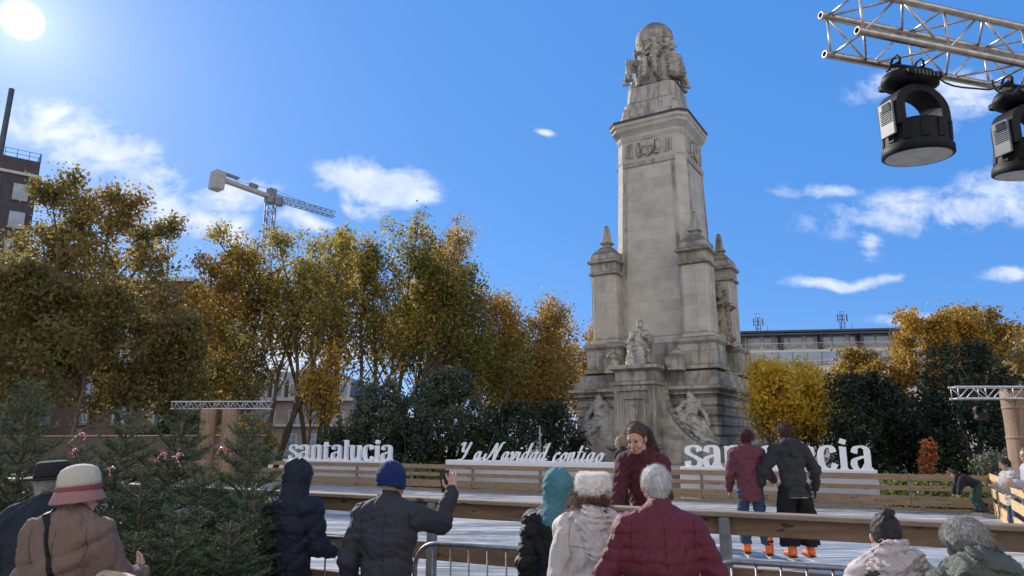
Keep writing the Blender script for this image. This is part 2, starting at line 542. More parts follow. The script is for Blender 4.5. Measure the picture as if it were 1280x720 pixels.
# the sun itself, with its aureole
vd = nt.node('ShaderNodeVectorMath', operation='DOT_PRODUCT')
nrm = nt.node('ShaderNodeVectorMath', operation='NORMALIZE'); nt.l.new(gen, nrm.inputs[0])
nt.l.new(nrm.outputs[0], vd.inputs[0]); vd.inputs[1].default_value = SD
ang = nt.math('ARCCOSINE', nt.math('MINIMUM', vd.outputs['Value'], .999999))
disc = nt.math('MULTIPLY', nt.math('SUBTRACT', 1.0, nt.math('MULTIPLY', nt.math('SUBTRACT', ang, .004), 52.0), clamp=True), 8.0)
glow = nt.math('MULTIPLY', nt.math('EXPONENT', nt.math('MULTIPLY', ang, -19.0)), 3.2)
glow2 = nt.math('MULTIPLY', nt.math('EXPONENT', nt.math('MULTIPLY', ang, -3.4)), .42)
add = nt.math('ADD', nt.math('ADD', disc, glow), glow2)
gc = nt.node('ShaderNodeVectorMath', operation='SCALE'); gc.inputs[0].default_value = (1.0, .98, .93); nt.l.new(add, gc.inputs['Scale'])
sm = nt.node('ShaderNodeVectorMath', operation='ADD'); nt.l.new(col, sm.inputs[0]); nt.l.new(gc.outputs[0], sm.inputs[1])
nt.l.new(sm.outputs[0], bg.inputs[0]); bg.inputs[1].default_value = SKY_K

sl = bpy.data.lights.new('sun', 'SUN'); sl.energy = 4.6; sl.angle = rad(.53); sl.color = (1, .93, .82)
so_ = bpy.data.objects.new('sun', sl); COL.objects.link(so_); so_.rotation_euler = (-SD).to_track_quat('-Z', 'Y').to_euler(); so_.location = (0, 0, 30)
cam = bpy.data.cameras.new('camera'); cam.sensor_width = 36; cam.lens = 36 * F / 1280; cam.clip_end = 3000; cam.clip_start = .05
co = bpy.data.objects.new('camera', cam); COL.objects.link(co); co.location = (0, 0, CZ); co.rotation_euler = (PI / 2 + TH, 0, 0)
scn.camera = co
scn.view_settings.view_transform = 'Standard'; scn.view_settings.look = 'None'; scn.view_settings.exposure = .42; scn.view_settings.gamma = 1
scn.render.engine = 'CYCLES'
scn.cycles.max_bounces = 6; scn.cycles.diffuse_bounces = 3; scn.cycles.transmission_bounces = 3; scn.cycles.transparent_max_bounces = 6
scn.cycles.use_denoising = True
scn.cycles.sample_clamp_indirect = 6

# ------------------------------------------------------------------ materials of the place
M = {}
M['stone'] = stone_mat('limestone', (.50, .46, .395), (.10, .09, .078), stain=.72, mort=.6)
M['stone_shaft'] = stone_mat('pale limestone', (.575, .53, .455), (.21, .185, .15), stain=.20, mort=.9)
M['stone_plain'] = stone_mat('carved limestone', (.48, .44, .375), (.10, .09, .077), courses=False, stain=.74)
M['stone_white'] = stone_mat('white carved stone', (.54, .515, .47), (.13, .12, .105), courses=False, stain=.6)
M['stone_brown'] = stone_mat('brown weathered bronze group', (.34, .26, .19), (.10, .075, .055), courses=False, stain=.6)
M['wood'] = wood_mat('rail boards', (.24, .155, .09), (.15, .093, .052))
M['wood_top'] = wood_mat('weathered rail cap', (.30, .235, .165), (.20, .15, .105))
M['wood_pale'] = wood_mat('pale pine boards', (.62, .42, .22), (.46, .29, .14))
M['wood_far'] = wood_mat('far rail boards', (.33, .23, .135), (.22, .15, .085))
M['log'] = wood_mat('log bark', (.36, .235, .15), (.20, .125, .08), 2.0, 2)
M['galv'] = mat('galvanised steel', (.30, .305, .31), (.20, .205, .21), .45, 30, metal=.85)
M['post'] = mat('grey post paint', (.20, .205, .22), (.13, .135, .145), .55, 14)
M['alu'] = mat('truss aluminium', (.58, .51, .43), (.40, .35, .29), .34, 20, metal=.9, stretch=(1, 1, 1))
M['alu_dull'] = mat('dull aluminium', (.60, .62, .64), (.45, .46, .48), .5, 20, metal=.6)
M['black'] = mat('black casing', (.006, .006, .007), (.011, .011, .012), .6, 20, bump=.0006, bscale=300, spec=.2)
M['black_gloss'] = mat('black gloss', (.012, .012, .014), (.02, .02, .022), .2, 20)
M['silver'] = mat('silver side panel', (.15, .155, .16), (.10, .10, .105), .4, 12)
M['lens'] = mat('frosted lens', (.55, .55, .56), (.40, .40, .41), .5, 9, detail=5)
M['white'] = mat('white board', (.80, .80, .80), (.72, .73, .74), .6, 3)
M['letter'] = mat('white letter foam', (.84, .84, .84), (.78, .78, .79), .55, 5)
M['hoard'] = wood_mat('stained hoarding boards', (.15, .11, .085), (.10, .072, .055))
M['paving'] = None


def ground_mats():
    m, nt, bs, tc = newmat('granite paving')
    br = nt.node('ShaderNodeTexBrick'); nt.l.new(nt.mapping(tc, rot=(0, 0, rad(30))), br.inputs['Vector'])
    br.inputs['Scale'].default_value = 1.0; br.inputs['Brick Width'].default_value = .8; br.inputs['Row Height'].default_value = .4; br.inputs['Mortar Size'].default_value = .008
    br.inputs['Color1'].default_value = (.27, .26, .245, 1); br.inputs['Color2'].default_value = (.22, .21, .2, 1); br.inputs['Mortar'].default_value = (.09, .085, .08, 1)
    n = nt.noise(tc, 1.2, 6.0)
    col = nt.mix(nt.math('MULTIPLY', n, .5), br.outputs['Color'], (.15, .145, .14))
    nt.l.new(col, bs.inputs['Base Color']); bs.inputs['Roughness'].default_value = .8
    M['paving'] = m
    m, nt, bs, tc = newmat('rink ice')
    n = nt.noise(nt.mapping(tc, (.5, 2.2, 1), (0, 0, rad(12))), .9, 7.0, .68, .8)
    sc1 = nt.noise(nt.mapping(tc, (.3, 2.6, 1), (0, 0, rad(-8))), 2.0, 9.0, .75, 1.2)
    sc2 = nt.noise(nt.mapping(tc, (.3, 6, 1), (0, 0, rad(24))), 4.0, 8.0, .7, 1.5)
    s = nt.math('ADD', nt.ramp(sc1, [(.50, (0, 0, 0)), (.60, (1, 1, 1))]), nt.ramp(sc2, [(.54, (0, 0, 0)), (.64, (.7, .7, .7))]), clamp=True)
    col = nt.mix(nt.math('MULTIPLY', s, .75), nt.ramp(n, [(.42, (.13, .145, .16)), (.58, (.34, .355, .37))]), (.56, .57, .575))
    nt.l.new(col, bs.inputs['Base Color'])
    nt.l.new(nt.ramp(s, [(0, (.30, .30, .30)), (1, (.7, .7, .7))]), bs.inputs['Roughness']); bs.inputs['Specular IOR Level'].default_value = .35
    b = nt.node('ShaderNodeBump'); b.inputs['Strength'].default_value = .35; b.inputs['Distance'].default_value = .01
    nt.l.new(nt.math('ADD', sc1, sc2), b.inputs['Height']); nt.l.new(b.outputs[0], bs.inputs['Normal'])
    M['ice'] = m
    m, nt, bs, tc = newmat('garden soil and lawn')
    n = nt.noise(tc, .35, 6.0)
    nt.l.new(nt.ramp(n, [(.4, (.07, .085, .03)), (.6, (.12, .10, .06))]), bs.inputs['Base Color']); bs.inputs['Roughness'].default_value = .95
    M['lawn'] = m


ground_mats()

# ------------------------------------------------------------------ ground sheet, lawn, ice
b = MB(); b.add([(-900, -300, 0), (900, -300, 0), (900, 1500, 0), (-900, 1500, 0)], [(0, 1, 2, 3)]); tag(b.build('ground', M['paving']), kind='structure')
ICE = .25
DU = Vector((math.cos(rad(-30)), math.sin(rad(-30)), 0))       # along the long sides of the rink
DV = Vector((math.sin(rad(30)), math.cos(rad(30)), 0))         # across it, away from us
FAR0 = Vector((0, 22.4, 0)); NEAR0 = Vector((0, 5.95, 0))
FDIR = Vector((1, -.58, 0)).normalized(); NDIR = Vector((1, -.545, 0)).normalized()


def on_line(P0, D, px):
    """point of the vertical plane through P0 along D seen in photo column px (at ice height)"""
    lo_, hi_ = 1.0, 80.0
    a = (px - 640) / F
    # X = a*(Y*CS - (CZ-1)*SN)
    # P0.x + s*D.x = a*((P0.y + s*D.y)*CS - .85*SN)
    s = (a * (P0.y * CS - .85 * SN) - P0.x) / (D.x - a * D.y * CS)
    return P0 + D * s


c_fr = on_line(FAR0, FDIR, 1238)
c_fl = FAR0 - FDIR * 21
SDIR = Vector((-.49, -.87, 0)).normalized()
c_nr = Vector((3.9, NEAR0.y - .545 * 3.9, 0))
c_nl = NEAR0 - NDIR * 10.5
b = MB()
quad = [c_nl, c_nr, c_fr, c_fl]
n_ = len(quad)
b.add([(p.x, p.y, 0.004) for p in quad] + [(p.x, p.y, ICE) for p in quad], [(4, 5, 6, 7)] + [(i, (i + 1) % 4, (i + 1) % 4 + 4, i + 4) for i in range(4)])
tag(b.build('ice_rink_surface', M['ice']), kind='structure')
lo1, lo2 = FAR0 - FDIR * 60 + DV * 2.2, FAR0 + FDIR * 40 + DV * 2.2
b = MB(); b.add([(lo1.x, lo1.y, .004), (lo2.x, lo2.y, .004), (lo2.x + 40, lo2.y + 50, .004), (lo1.x + 40, lo1.y + 60, .004)], [(0, 1, 2, 3)])
tag(b.build('lawn', M['lawn']), kind='structure')


# ------------------------------------------------------------------ rink railings
def railing(name, p0, p1, zs, span, wood, cap, label, cat='railing', post_side=1, pw=.07, kick=True, th=.035):
    """zs: list of (top, bottom) of the horizontal boards"""
    d = (p1 - p0); L = d.length; rz = math.atan2(d.y, d.x)
    e = empty(name, (p0.x, p0.y, 0), rz, label, cat, 'wooden railings round the ice rink')
    for (zt, zb) in zs:
        x = 0; 
        while x < L - .01:
            l = min(span, L - x)
            m = MB(); m.bbox((x + l / 2, 0, (zt + zb) / 2), (l - .008, th, zt - zb), b=.005); m.build('board', wood, e); x += l
    if cap:
        m = MB(); m.bbox((L / 2, .0, zs[0][0] + .018), (L, .15, .034), b=.006); m.build('rail_cap', cap, e)
    n = int(round(L / span))
    for i in range(n + 1):
        x = min(max(i * span, .05), L - .05)
        if i * span > L + .3: break
        m = MB(); m.bbox((x, post_side * (th / 2 + pw / 2 + .004), zs[0][0] / 2 - .002), (pw, pw, zs[0][0]), b=.006)
        m.build('post', M['post'], e)
    if kick:
        m = MB(); m.bbox((L / 2, .0, ICE / 2 + .03), (L, .05, ICE + .06), b=.006); m.build('kick_board', wood, e)
    return e


near_r = railing('railing', c_nl, c_nr, [(1.33, 1.21), (1.0, .86), (.68, .54)], 2.44, M['wood'], M['wood_top'], 'dark brown wooden rink railing with flat cap nearest to the spectators', post_side=-1)
far_r = railing('railing', c_fl, c_fr, [(1.07, .93), (.81, .70), (.58, .36)], 2.44, M['wood_far'], None, 'long weathered plank railing along the far side of the ice below the white letters', post_side=1)
side_r = railing('railing', c_nr + Vector((.1, .1, 0)), c_fr, [(1.12, .92), (.80, .62), (.50, .27)], 1.9, M['wood_pale'], None, 'sunlit pale pine railing on the right side of the rink', post_side=-1)
left_r = railing('railing', c_fl, c_nl, [(1.07, .93), (.81, .70), (.58, .36)], 2.44, M['wood_far'], None, 'plank railing closing the rink on the left behind the fir trees', post_side=1)

# tall hoarding on the far left behind the firs
hp0, hp1 = at(-60, 550, 40), at(330, 550, 31); hp0.z = hp1.z = 0
d_ = hp1 - hp0
e = empty('hoarding', hp0, math.atan2(d_.y, d_.x), 'low brown plank hoarding beyond the rink behind the fir tops', 'hoarding')
for i in range(8):
    l = d_.length / 8
    m = MB(); m.bbox((l * (i + .5), 0, 1.02), (l - .02, .06, 2.0), b=.01); m.build('panel', M['hoard'], e)
m = MB(); m.bbox((d_.length / 2, 0, 2.05), (d_.length, .2, .06), b=.01); m.build('top_rail', M['wood_pale'], e)


# ------------------------------------------------------------------ crowd barriers
def barrier_meshes(W):
    out = []
    fr = MB(); H = 1.1; r = .17; zb = .12
    pts = [(0, 0, zb)]
    pts += [(r - r * math.cos(a), 0, H - r + r * math.sin(a)) for a in np.linspace(0, PI / 2, 7)]
    pts += [(W - r + r * math.sin(a), 0, H - r + r * math.cos(a)) for a in np.linspace(0, PI / 2, 7)]
    pts += [(W, 0, zb)]
    fr.path(pts, .0175, 10); fr.tube((0, 0, zb + .06), (W, 0, zb + .06), .0145, n=8)
    out.append(('frame', fr.mesh('frame', M['galv'])))
    n = int(W / .145)
    for i in range(1, n):
        x = W * i / n
        m = MB(); m.tube((x, 0, zb + .06), (x, 0, H - .012), .0075, n=6); out.append(('bar', m.mesh('bar', M['galv'])))
    for x in (.18, W - .18):
        m = MB(); m.path([(x, -.28, .0), (x, -.24, .04), (x, 0, .14), (x, .24, .04), (x, .28, 0)], .013, 6); out.append(('foot', m.mesh('foot', M['galv'])))
    m = MB(); m.tube((W + .012, 0, .78), (W + .05, 0, .78), .012, n=6); m.bbox((W + .03, 0, .8), (.06, .05, .07), b=.01); out.append(('hook', m.mesh('hook', M['black'])))
    return out


BAR_G = 'steel crowd barriers in front of the rink railing'
bm_parts = barrier_meshes(2.05)
bx_, by_ = -.72, 5.55
bd = Vector((1, -.40, 0)).normalized()
for k, lab in ((-1, 'galvanised crowd barrier between the hooded person and the man in the blue beanie'), (0, 'galvanised crowd barrier starting just right of the man in the blue beanie'),
               (1, 'galvanised crowd barrier right of the white haired man in the maroon jacket'), (2, 'galvanised crowd barrier farthest right behind the two seated looking women'), (-2, 'galvanised crowd barrier hidden among the fir trees')):
    if k == 2: lab = 'galvanised crowd barrier behind the curly grey haired woman'
    p = Vector((bx_, by_, 0)) + bd * (k * 2.12)
    e = empty('crowd_barrier', p, math.atan2(bd.y, bd.x), lab, 'barrier', BAR_G)
    for nm, me in bm_parts: link(nm, me, e)

# ------------------------------------------------------------------ white lettering (broad nib strokes, extruded)
SER = {
    's': (.78, [[(.68, .74), (.62, .93), (.38, 1.0), (.13, .9), (.1, .70), (.3, .55), (.52, .44), (.70, .28), (.64, .08), (.38, .0), (.12, .06), (.06, .27)]]),
    'a': (.90, [[(.12, .72), (.2, .93), (.42, 1.0), (.62, .9), (.66, .68), (.66, .12), (.74, .0), (.86, .05)], [(.64, .58), (.36, .52), (.13, .4), (.10, .18), (.26, .0), (.48, .06), (.64, .26)]]),
    'n': (.90, [[(.17, 0), (.17, .98)], [(.02, .96), (.17, .96)], [(.17, .72), (.32, .93), (.52, 1.0), (.68, .86), (.71, .6), (.71, 0)], [(.0, .02), (.34, .02)], [(.55, .02), (.88, .02)]]),
    't': (.60, [[(.22, 1.22), (.22, .2), (.30, .03), (.46, .0), (.56, .09)], [(.0, .96), (.54, .96)]]),
    'l': (.38, [[(.17, 0), (.17, 1.34)], [(.02, 1.32), (.17, 1.32)], [(.0, .02), (.34, .02)]]),
    'u': (.92, [[(.17, .98), (.17, .3), (.24, .08), (.42, .0), (.58, .08), (.70, .28)], [(.72, .98), (.72, .02)], [(.72, .02), (.88, .02)], [(.0, .97), (.17, .97)], [(.56, .97), (.72, .97)]]),
    'c': (.78, [[(.66, .74), (.58, .94), (.38, 1.0), (.16, .84), (.10, .5), (.16, .16), (.38, .0), (.6, .06), (.70, .25)]]),
    'í': (.38, [[(.17, 0), (.17, .98)], [(.02, .96), (.17, .96)], [(.0, .02), (.34, .02)], [(.15, 1.12), (.22, 1.32)]]),
}
SCR = {
    'Y': (1.35, [[(.0, 1.75), (.14, 2.05), (.36, 1.95), (.34, 1.4), (.46, 1.0), (.75, 1.05), (1.0, 1.5), (1.15, 2.1)], [(1.15, 2.1), (.95, 1.0), (.8, .3), (.5, .0), (.2, .05)]]),
    'a': (.95, [[(.62, .86), (.38, 1.0), (.12, .66), (.14, .16), (.38, .08), (.58, .5), (.64, 1.0)], [(.64, 1.0), (.6, .25), (.74, .03), (.98, .3)]]),
    'N': (1.7, [[(-.35, .75), (-.45, .3), (-.2, .0), (.15, .45), (.42, 1.3), (.62, 2.0)], [(.62, 2.0), (.72, 1.0), (.86, .02)], [(.86, .02), (1.05, 1.1), (1.3, 2.0), (1.55, 2.05)]]),
    'v': (.85, [[(-.02, .75), (.12, 1.0), (.24, .6), (.32, .04), (.58, .5), (.64, 1.0), (.86, .86)]]),
    'i': (.45, [[(.12, 1.0), (.08, .25), (.22, .03), (.46, .3)], [(.16, 1.38), (.19, 1.5)]]),
    'd': (.95, [[(.62, .86), (.38, 1.0), (.12, .66), (.14, .16), (.38, .08), (.58, .5), (.64, 1.0)], [(.74, 2.0), (.66, 1.1), (.6, .25), (.74, .03), (.98, .3)]]),
    'c': (.72, [[(.56, .8), (.38, 1.0), (.12, .62), (.14, .14), (.38, .02), (.72, .32)]]),
    'o': (.80, [[(.4, 1.0), (.12, .62), (.16, .12), (.4, .02), (.62, .5), (.42, 1.0)], [(.5, .9), (.66, .78), (.84, .86)]]),
    'n': (.92, [[(.1, 1.0), (.12, .0)], [(.14, .4), (.3, .88), (.48, 1.0), (.54, .7), (.52, .22), (.66, .03), (.92, .3)]]),
    't': (.55, [[(.2, 1.75), (.12, .28), (.26, .03), (.52, .3)], [(-.1, 1.05), (.46, 1.1)]]),
    'g': (.95, [[(.62, .86), (.38, 1.0), (.12, .66), (.14, .16), (.38, .08), (.58, .5), (.64, 1.0)], [(.64, 1.0), (.6, .02)], [(.6, .05), (.98, .35)]]),
}


def catmull(pts, n=6):
    if len(pts) < 3: return [Vector((p[0], p[1])) for p in pts]
    P = [Vector((p[0], p[1])) for p in pts]; P = [P[0] * 2 - P[1]] + P + [P[-1] * 2 - P[-2]]
    out = []
    for i in range(1, len(P) - 2):
        for k in range(n):
            t = k / n
            a, b_, c, d = P[i - 1], P[i], P[i + 1], P[i + 2]
            out.append(.5 * ((2 * b_) + (c - a) * t + (2 * a - 5 * b_ + 4 * c - d) * t * t + (3 * b_ - a - 3 * c + d) * t ** 3))
    out.append(P[-2]); return out


def letter_mesh(strokes, s, tv, th, dep, slant=0.0, nib=0.0):
    m = MB()
    for si, st in enumerate(strokes):
        P = catmull(st)
        L = []; R_ = []
        for i, p in enumerate(P):
            d = (P[min(i + 1, len(P) - 1)] - P[max(i - 1, 0)]).normalized()
            q = Vector((-d.y, d.x))
            ca = abs(d.x * math.cos(nib) + d.y * math.sin(nib)); sa = abs(-d.x * math.sin(nib) + d.y * math.cos(nib))
            wd = math.sqrt((tv * sa) ** 2 + (th * ca) ** 2) / 2
            L.append(p + q * wd); R_.append(p - q * wd)
        e0 = si * .004
        def W(p, y): z = max(p.y, -.02); return ((p.x + slant * z) * s, y, z * s)
        n = len(P)
        vs = [W(p, -e0) for p in L] + [W(p, -e0) for p in R_] + [W(p, dep + e0) for p in L] + [W(p, dep + e0) for p in R_]
        fs = []
        for i in range(n - 1):
            fs += [(i, n + i, n + i + 1, i + 1), (2 * n + i, 2 * n + i + 1, 3 * n + i + 1, 3 * n + i), (i, i + 1, 2 * n + i + 1, 2 * n + i), (n + i, 3 * n + i, 3 * n + i + 1, n + i + 1)]
        fs += [(0, 2 * n, 3 * n, n), (n - 1, 2 * n - 1, 4 * n - 1, 3 * n - 1)]
        m.add(vs, fs)
    return m


def sign(px0, px1, text, glyphs, xh, tv, th, zb, base_top, label, slant=0.0, nib=0.0, gap=.12, space=.5, bx=(0, 0), dep=.12):
    p0 = on_line(FAR0 + DV * .35, FDIR, px0); p1 = on_line(FAR0 + DV * .35, FDIR, px1)
    L = (p1 - p0).length
    e = empty('letter_sign', (p0.x, p0.y, 0), math.atan2(FDIR.y, FDIR.x), label, 'sign', 'white sponsor letters standing behind the rink')
    tot = sum((glyphs[c][0] + gap) if c != ' ' else space for c in text) - gap
    kx = L / (tot * xh)
    x = 0
    for c in text:
        if c == ' ': x += space * xh * kx; continue
        wd, st = glyphs[c]
        st2 = [[(p[0] * kx, p[1]) for p in q] for q in st]
        m = letter_mesh(st2, xh, tv, th, dep, slant, nib)
        o = m.build('letter', M['letter'], e, (x, 0, zb)); x += (wd + gap) * xh * kx
    m = MB(); m.bbox(((L + bx[1] - bx[0]) / 2 - bx[0] * 0 + (0 if True else 0), dep / 2, base_top / 2 + .03), (L + bx[0] + bx[1], .3, base_top - .06), b=.01); m.build('base', M['white'], e)
    return e


sign(858, 1094, 'santalucía', SER, .56, .265, .09, 1.13, 1.13, 'white serif letters santalucía on the right, partly hidden by the two skaters', bx=(.15, .05))
sign(360, 490, 'santalucía', SER, .53, .25, .085, 1.13, 1.13, 'white serif letters santalucía on the left between the hooded person and the blue beanie', bx=(.2, .1))
sign(570, 752, 'Y a Navidad contigo', SCR, .27, .20, .075, 1.21, 1.21, 'white slanted script letters reading Y a Navidad contigo on a long white board', slant=.42, nib=.35, gap=.06, space=.75, bx=(.35, .45), dep=.08)


# ------------------------------------------------------------------ trusses
def truss(name, p0, d, L, w, rt, rb, label, nseg, mat_, n=10, quad=True, group=None):
    """lattice beam starting at p0 along the horizontal direction d; w = chord spacing"""
    d = Vector(d).normalized(); rz = math.atan2(d.y, d.x)
    e = empty(name, p0, rz, label, 'truss', group)
    cs = [(0, 0), (w, 0), (0, w), (w, w)]
    for (y, z) in cs:
        m = MB()
        m.path([(0, y, z), (L, y, z)], rt, 16, cap=False)
        m.path([(.05, y, z), (.16, y, z)], rt * .72, 16, cap=False)
        m.path([(.14, y, z), (L, y, z)], rt * .6, 12, cap=True)
        # open end ring
        ring = []
        for rr, xx in ((rt, 0), (rt * .72, 0), (rt * .72, .05)):
            for k in range(16):
                a = 2 * PI * k / 16; ring.append((xx, y + rr * math.cos(a), z + rr * math.sin(a)))
        m.add(ring, [(i * 16 + k, i * 16 + (k + 1) % 16, (i + 1) * 16 + (k + 1) % 16, (i + 1) * 16 + k) for i in (0, 1) for k in range(16)])
        m.build('chord', mat_, e)
    st = L / nseg
    faces = [((0, 0), (w, 0)), ((0, w), (w, w)), ((0, 0), (0, w)), ((w, 0), (w, w))]
    for fi, (A, B) in enumerate(faces):
        m = MB()
        for i in range(nseg):
            a, c = (A, B) if (i + fi) % 2 == 0 else (B, A)
            m.tube((i * st + .05, a[0], a[1]), ((i + 1) * st - .0, c[0], c[1]), rb, n=6)
            if i % 2 == 0: m.tube((i * st + .05, A[0], A[1]), (i * st + .05, B[0], B[1]), rb, n=6)
        m.build('lattice', mat_, e)
    return e


TD = Vector((.957, .29, 0)).normalized()
TA = at(1071, 38, 3.72)
truss_n = truss('truss', TA - Vector((0, 0, 0)), TD, 4.2, .27, .0235, .0078, 'bare aluminium box truss overhead in the top right corner', 13, M['alu'], group=None)


def moving_head(name, top, s, rz, label, group, tilt=0.0, small=False):
    """spotlight hanging from top; local z down to -0.62*s"""
    e = empty(name, top, rz, label, 'stage light', group)
    Mx = Matrix.Scale(s, 4)
    def P(): m = MB(); m.M = Mx; return m
    n = 12 if small else 40
    m = P(); m.lathe((0, 0, 0), [(.02, .0), (.15, -.002), (.19, -.02), (.205, -.05), (.205, -.085), (.17, -.105), (.12, -.11)], n, None, 1.0, .72)
    m.bbox((0, 0, .008), (.26, .16, .03), b=.008)
    for sx in (-.11, .11): m.bbox((sx, 0, -.06), (.06, .30, .05), b=.01)
    m.build('base', M['black'], e)
    if not small:
        m = P()
        for i in range(7): m.bbox((-.09 + .03 * i, -.146, -.065), (.016, .01, .04), b=.003)
        m.build('cooling_fins', M['black_gloss'], e)
        for sx in (-.1, .1):
            m = P(); m.bbox((sx, .0, .04), (.035, .07, .06), b=.006)
            m.path([(sx, -.034, .05), (sx, -.04, .09), (sx, -.02, .12), (sx, .02, .12), (sx, .04, .09), (sx, .034, .05)], .009, 6); m.tube((sx, .04, .06), (sx, .09, .055), .008, n=8); m.build('clamp', M['black'], e)
    # yoke: an arch whose legs are wide flat arms
    m = P()
    out, inn = [], []
    for k in range(17):
        a = PI * k / 16
        ca, sa = -math.cos(a), math.sin(a)
        out.append((.222 * ca, -.30 + .185 * sa)); inn.append((.150 * ca - (.0), -.30 + .135 * sa))
    out = [(-.222, -.43)] + out + [(.222, -.43)]; inn = [(-.150, -.43)] + inn + [(.150, -.43)]
    nn = len(out)
    for y0, y1 in ((-.085, .085),):
        vs = [(p[0], y0, p[1]) for p in out] + [(p[0], y0, p[1]) for p in inn] + [(p[0], y1, p[1]) for p in out] + [(p[0], y1, p[1]) for p in inn]
        fs = []
        for i in range(nn - 1):
            fs += [(i, i + 1, nn + i + 1, nn + i), (2 * nn + i, 3 * nn + i, 3 * nn + i + 1, 2 * nn + i + 1), (i, 2 * nn + i, 2 * nn + i + 1, i + 1), (nn + i, nn + i + 1, 3 * nn + i + 1, 3 * nn + i)]
        fs += [(0, nn, 3 * nn, 2 * nn), (nn - 1, 3 * nn - 1, 4 * nn - 1, 2 * nn - 1)]
        m.add(vs, fs, False)
    m.build('yoke', M['black'], e)
    if not small:
        for sx in (-1, 1):
            m = P(); m.bbox((sx * .229, 0, -.37), (.018, .13, .25), b=.006)
            for i in range(8): m.bbox((sx * .24, 0, -.30 - .014 * i), (.006, .10, .005), b=.001)
            pn = m.build('side_panel', M['silver'], e)
            m = P(); m.bbox((sx * .241, -.01, -.31 + .02), (.006, .07, .06), b=.002); m.build('display', M['black_gloss'], pn)
    R = Matrix.Rotation(tilt, 3, 'X')
    m = P(); m.lathe((0, 0, -.44), [(.08, .075), (.150, .07), (.190, .05), (.205, .01), (.208, -.10), (.222, -.12), (.224, -.168), (.214, -.176)], n, R)
    if not small:
        for k in range(12):
            a = 2 * PI * k / 12
            m.bbox(Vector((0, 0, -.44)) + R @ Vector((.208 * math.cos(a), .208 * math.sin(a), -.03)), (.012, .05, .13), R=R @ Matrix.Rotation(a, 3, 'Z'), b=.003)
    hd = m.build('head', M['black'], e)
    m = P(); m.lathe(Vector((0, 0, -.44)) + R @ Vector((0, 0, -.176)), [(.01, -.004), (.12, -.004), (.202, -.001), (.209, .004)], n, R); m.build('lens', M['lens'], hd)
    return e


LG = 'black moving head lights on the overhead truss'
q1 = TA + TD * .55 + Vector((-.29, .957, 0)) * .135
p1_ = at(1136, 93, 4.02); p2_ = at(1275, 117, 4.2)
moving_head('moving_head_light', p1_, .89, rad(14), 'black moving head light hanging left on the truss with a grey round lens facing down', LG, rad(4))
moving_head('moving_head_light', p2_, .90, rad(14), 'black moving head light hanging right on the truss cut off by the photo edge', LG, rad(10))
for k, (pa, pb, sg) in enumerate([((1128, 84), (1176, 92), .11), ((1164, 88), (1262, 100), .10), ((1240, 100), (1274, 108), .08)]):
    A, B = at(*pa, 3.98), at(*pb, 4.02)
    pts = [A.lerp(B, t) - Vector((0, 0, sg * 4 * t * (1 - t))) + Vector((0, .02 * math.sin(9 * t), 0)) for t in np.linspace(0, 1, 12)]
    m = MB(); m.path(pts, .006, 6)
    tag(m.build('power_cable', M['black_gloss']), ['black cable looped over the left moving head light', 'black cable running between the two moving head lights', 'black cable looped over the right moving head light'][k], 'cable', 'cables of the overhead truss')
for px, lab in ((1090, 'a'),):
    pass


# log columns with the far trusses
def log_column(px, Y, r, zt, label):
    m = MB()
    prof = [(r * (1 + .02 * math.sin(z * 5)), z) for z in np.linspace(0, zt, 16)]
    x = colx(px, Y, 2)
    e = empty('log_column', (x, Y, 0), 0, label, 'column', 'round timber columns carrying the lighting trusses')
    m.lathe((0, 0, 0), prof, 28); m.build('trunk', M['log'], e)
    for z in (.9, 1.9, 2.55):
        if z < zt: m2 = MB(); m2.lathe((0, 0, z), [(r * 1.025, -.025), (r * 1.035, -.02), (r * 1.035, .02), (r * 1.025, .025)], 28); m2.build('band', M['wood_far'], e)
    return e


log_column(259, 27.5, .30, 3.0, 'left one of the pair of thick round timber columns under the distant truss')
log_column(286, 27.5, .30, 3.0, 'right one of the pair of thick round timber columns under the distant truss')
log_column(1279, 15.8, .33, 2.92, 'single thick timber column at the right edge beside the rink corner')
TRG = 'small distant trusses over the rink'
p = at(213, 511, 27.5); truss('truss', p, (1, -.05, 0), 3.9, .27, .025, .012, 'small distant lattice truss on two timber columns seen above the firs', 14, M['alu_dull'], group=TRG)
p = at(1196, 498, 15.5); truss('truss', p, (1, .0, 0), 3.0, .25, .025, .011, 'lattice truss on the timber column at the right edge', 10, M['alu_dull'], group=TRG)
moving_head('moving_head_light', at(1224, 502, 15.6), .62, 0, 'small black moving head light under the truss at the right edge', 'small distant moving head lights', small=True)
moving_head('moving_head_light', at(240, 514, 27.6), .62, 0, 'small dark moving head light under the distant truss on the left', 'small distant moving head lights', small=True)

pp_ = at(675, 534, 25.5)
m = MB(); m.tube((0, 0, 0), (0, 0, pp_.z), .03, n=8); m.tube((0, 0, pp_.z), (0, 0, pp_.z + .05), .045, n=8)
tag(m.build('post', M['post'], None, (pp_.x, 25.5, 0)), 'thin grey post standing behind the script letters', 'post')
# ------------------------------------------------------------------ monument
def rectloft(m, prof, c=(0, 0)):
    """prof: (half u, half v, z, chamfer) sections, flat sided"""
    vs = []; fs = []
    for hu, hv, z, ch in prof:
        for p in ((-hu + ch, -hv), (hu - ch, -hv), (hu, -hv + ch), (hu, hv - ch), (hu - ch, hv), (-hu + ch, hv), (-hu, hv - ch), (-hu, -hv + ch)):
            vs.append((p[0] + c[0], p[1] + c[1], z))
    for l in range(len(prof) - 1):
        for i in range(8):
            j = (i + 1) % 8
            fs.append((l * 8 + i, l * 8 + j, l * 8 + 8 + j, l * 8 + 8 + i))
    fs += [tuple(range(7, -1, -1)), tuple(range((len(prof) - 1) * 8, len(prof) * 8))]
    m.add(vs, fs)


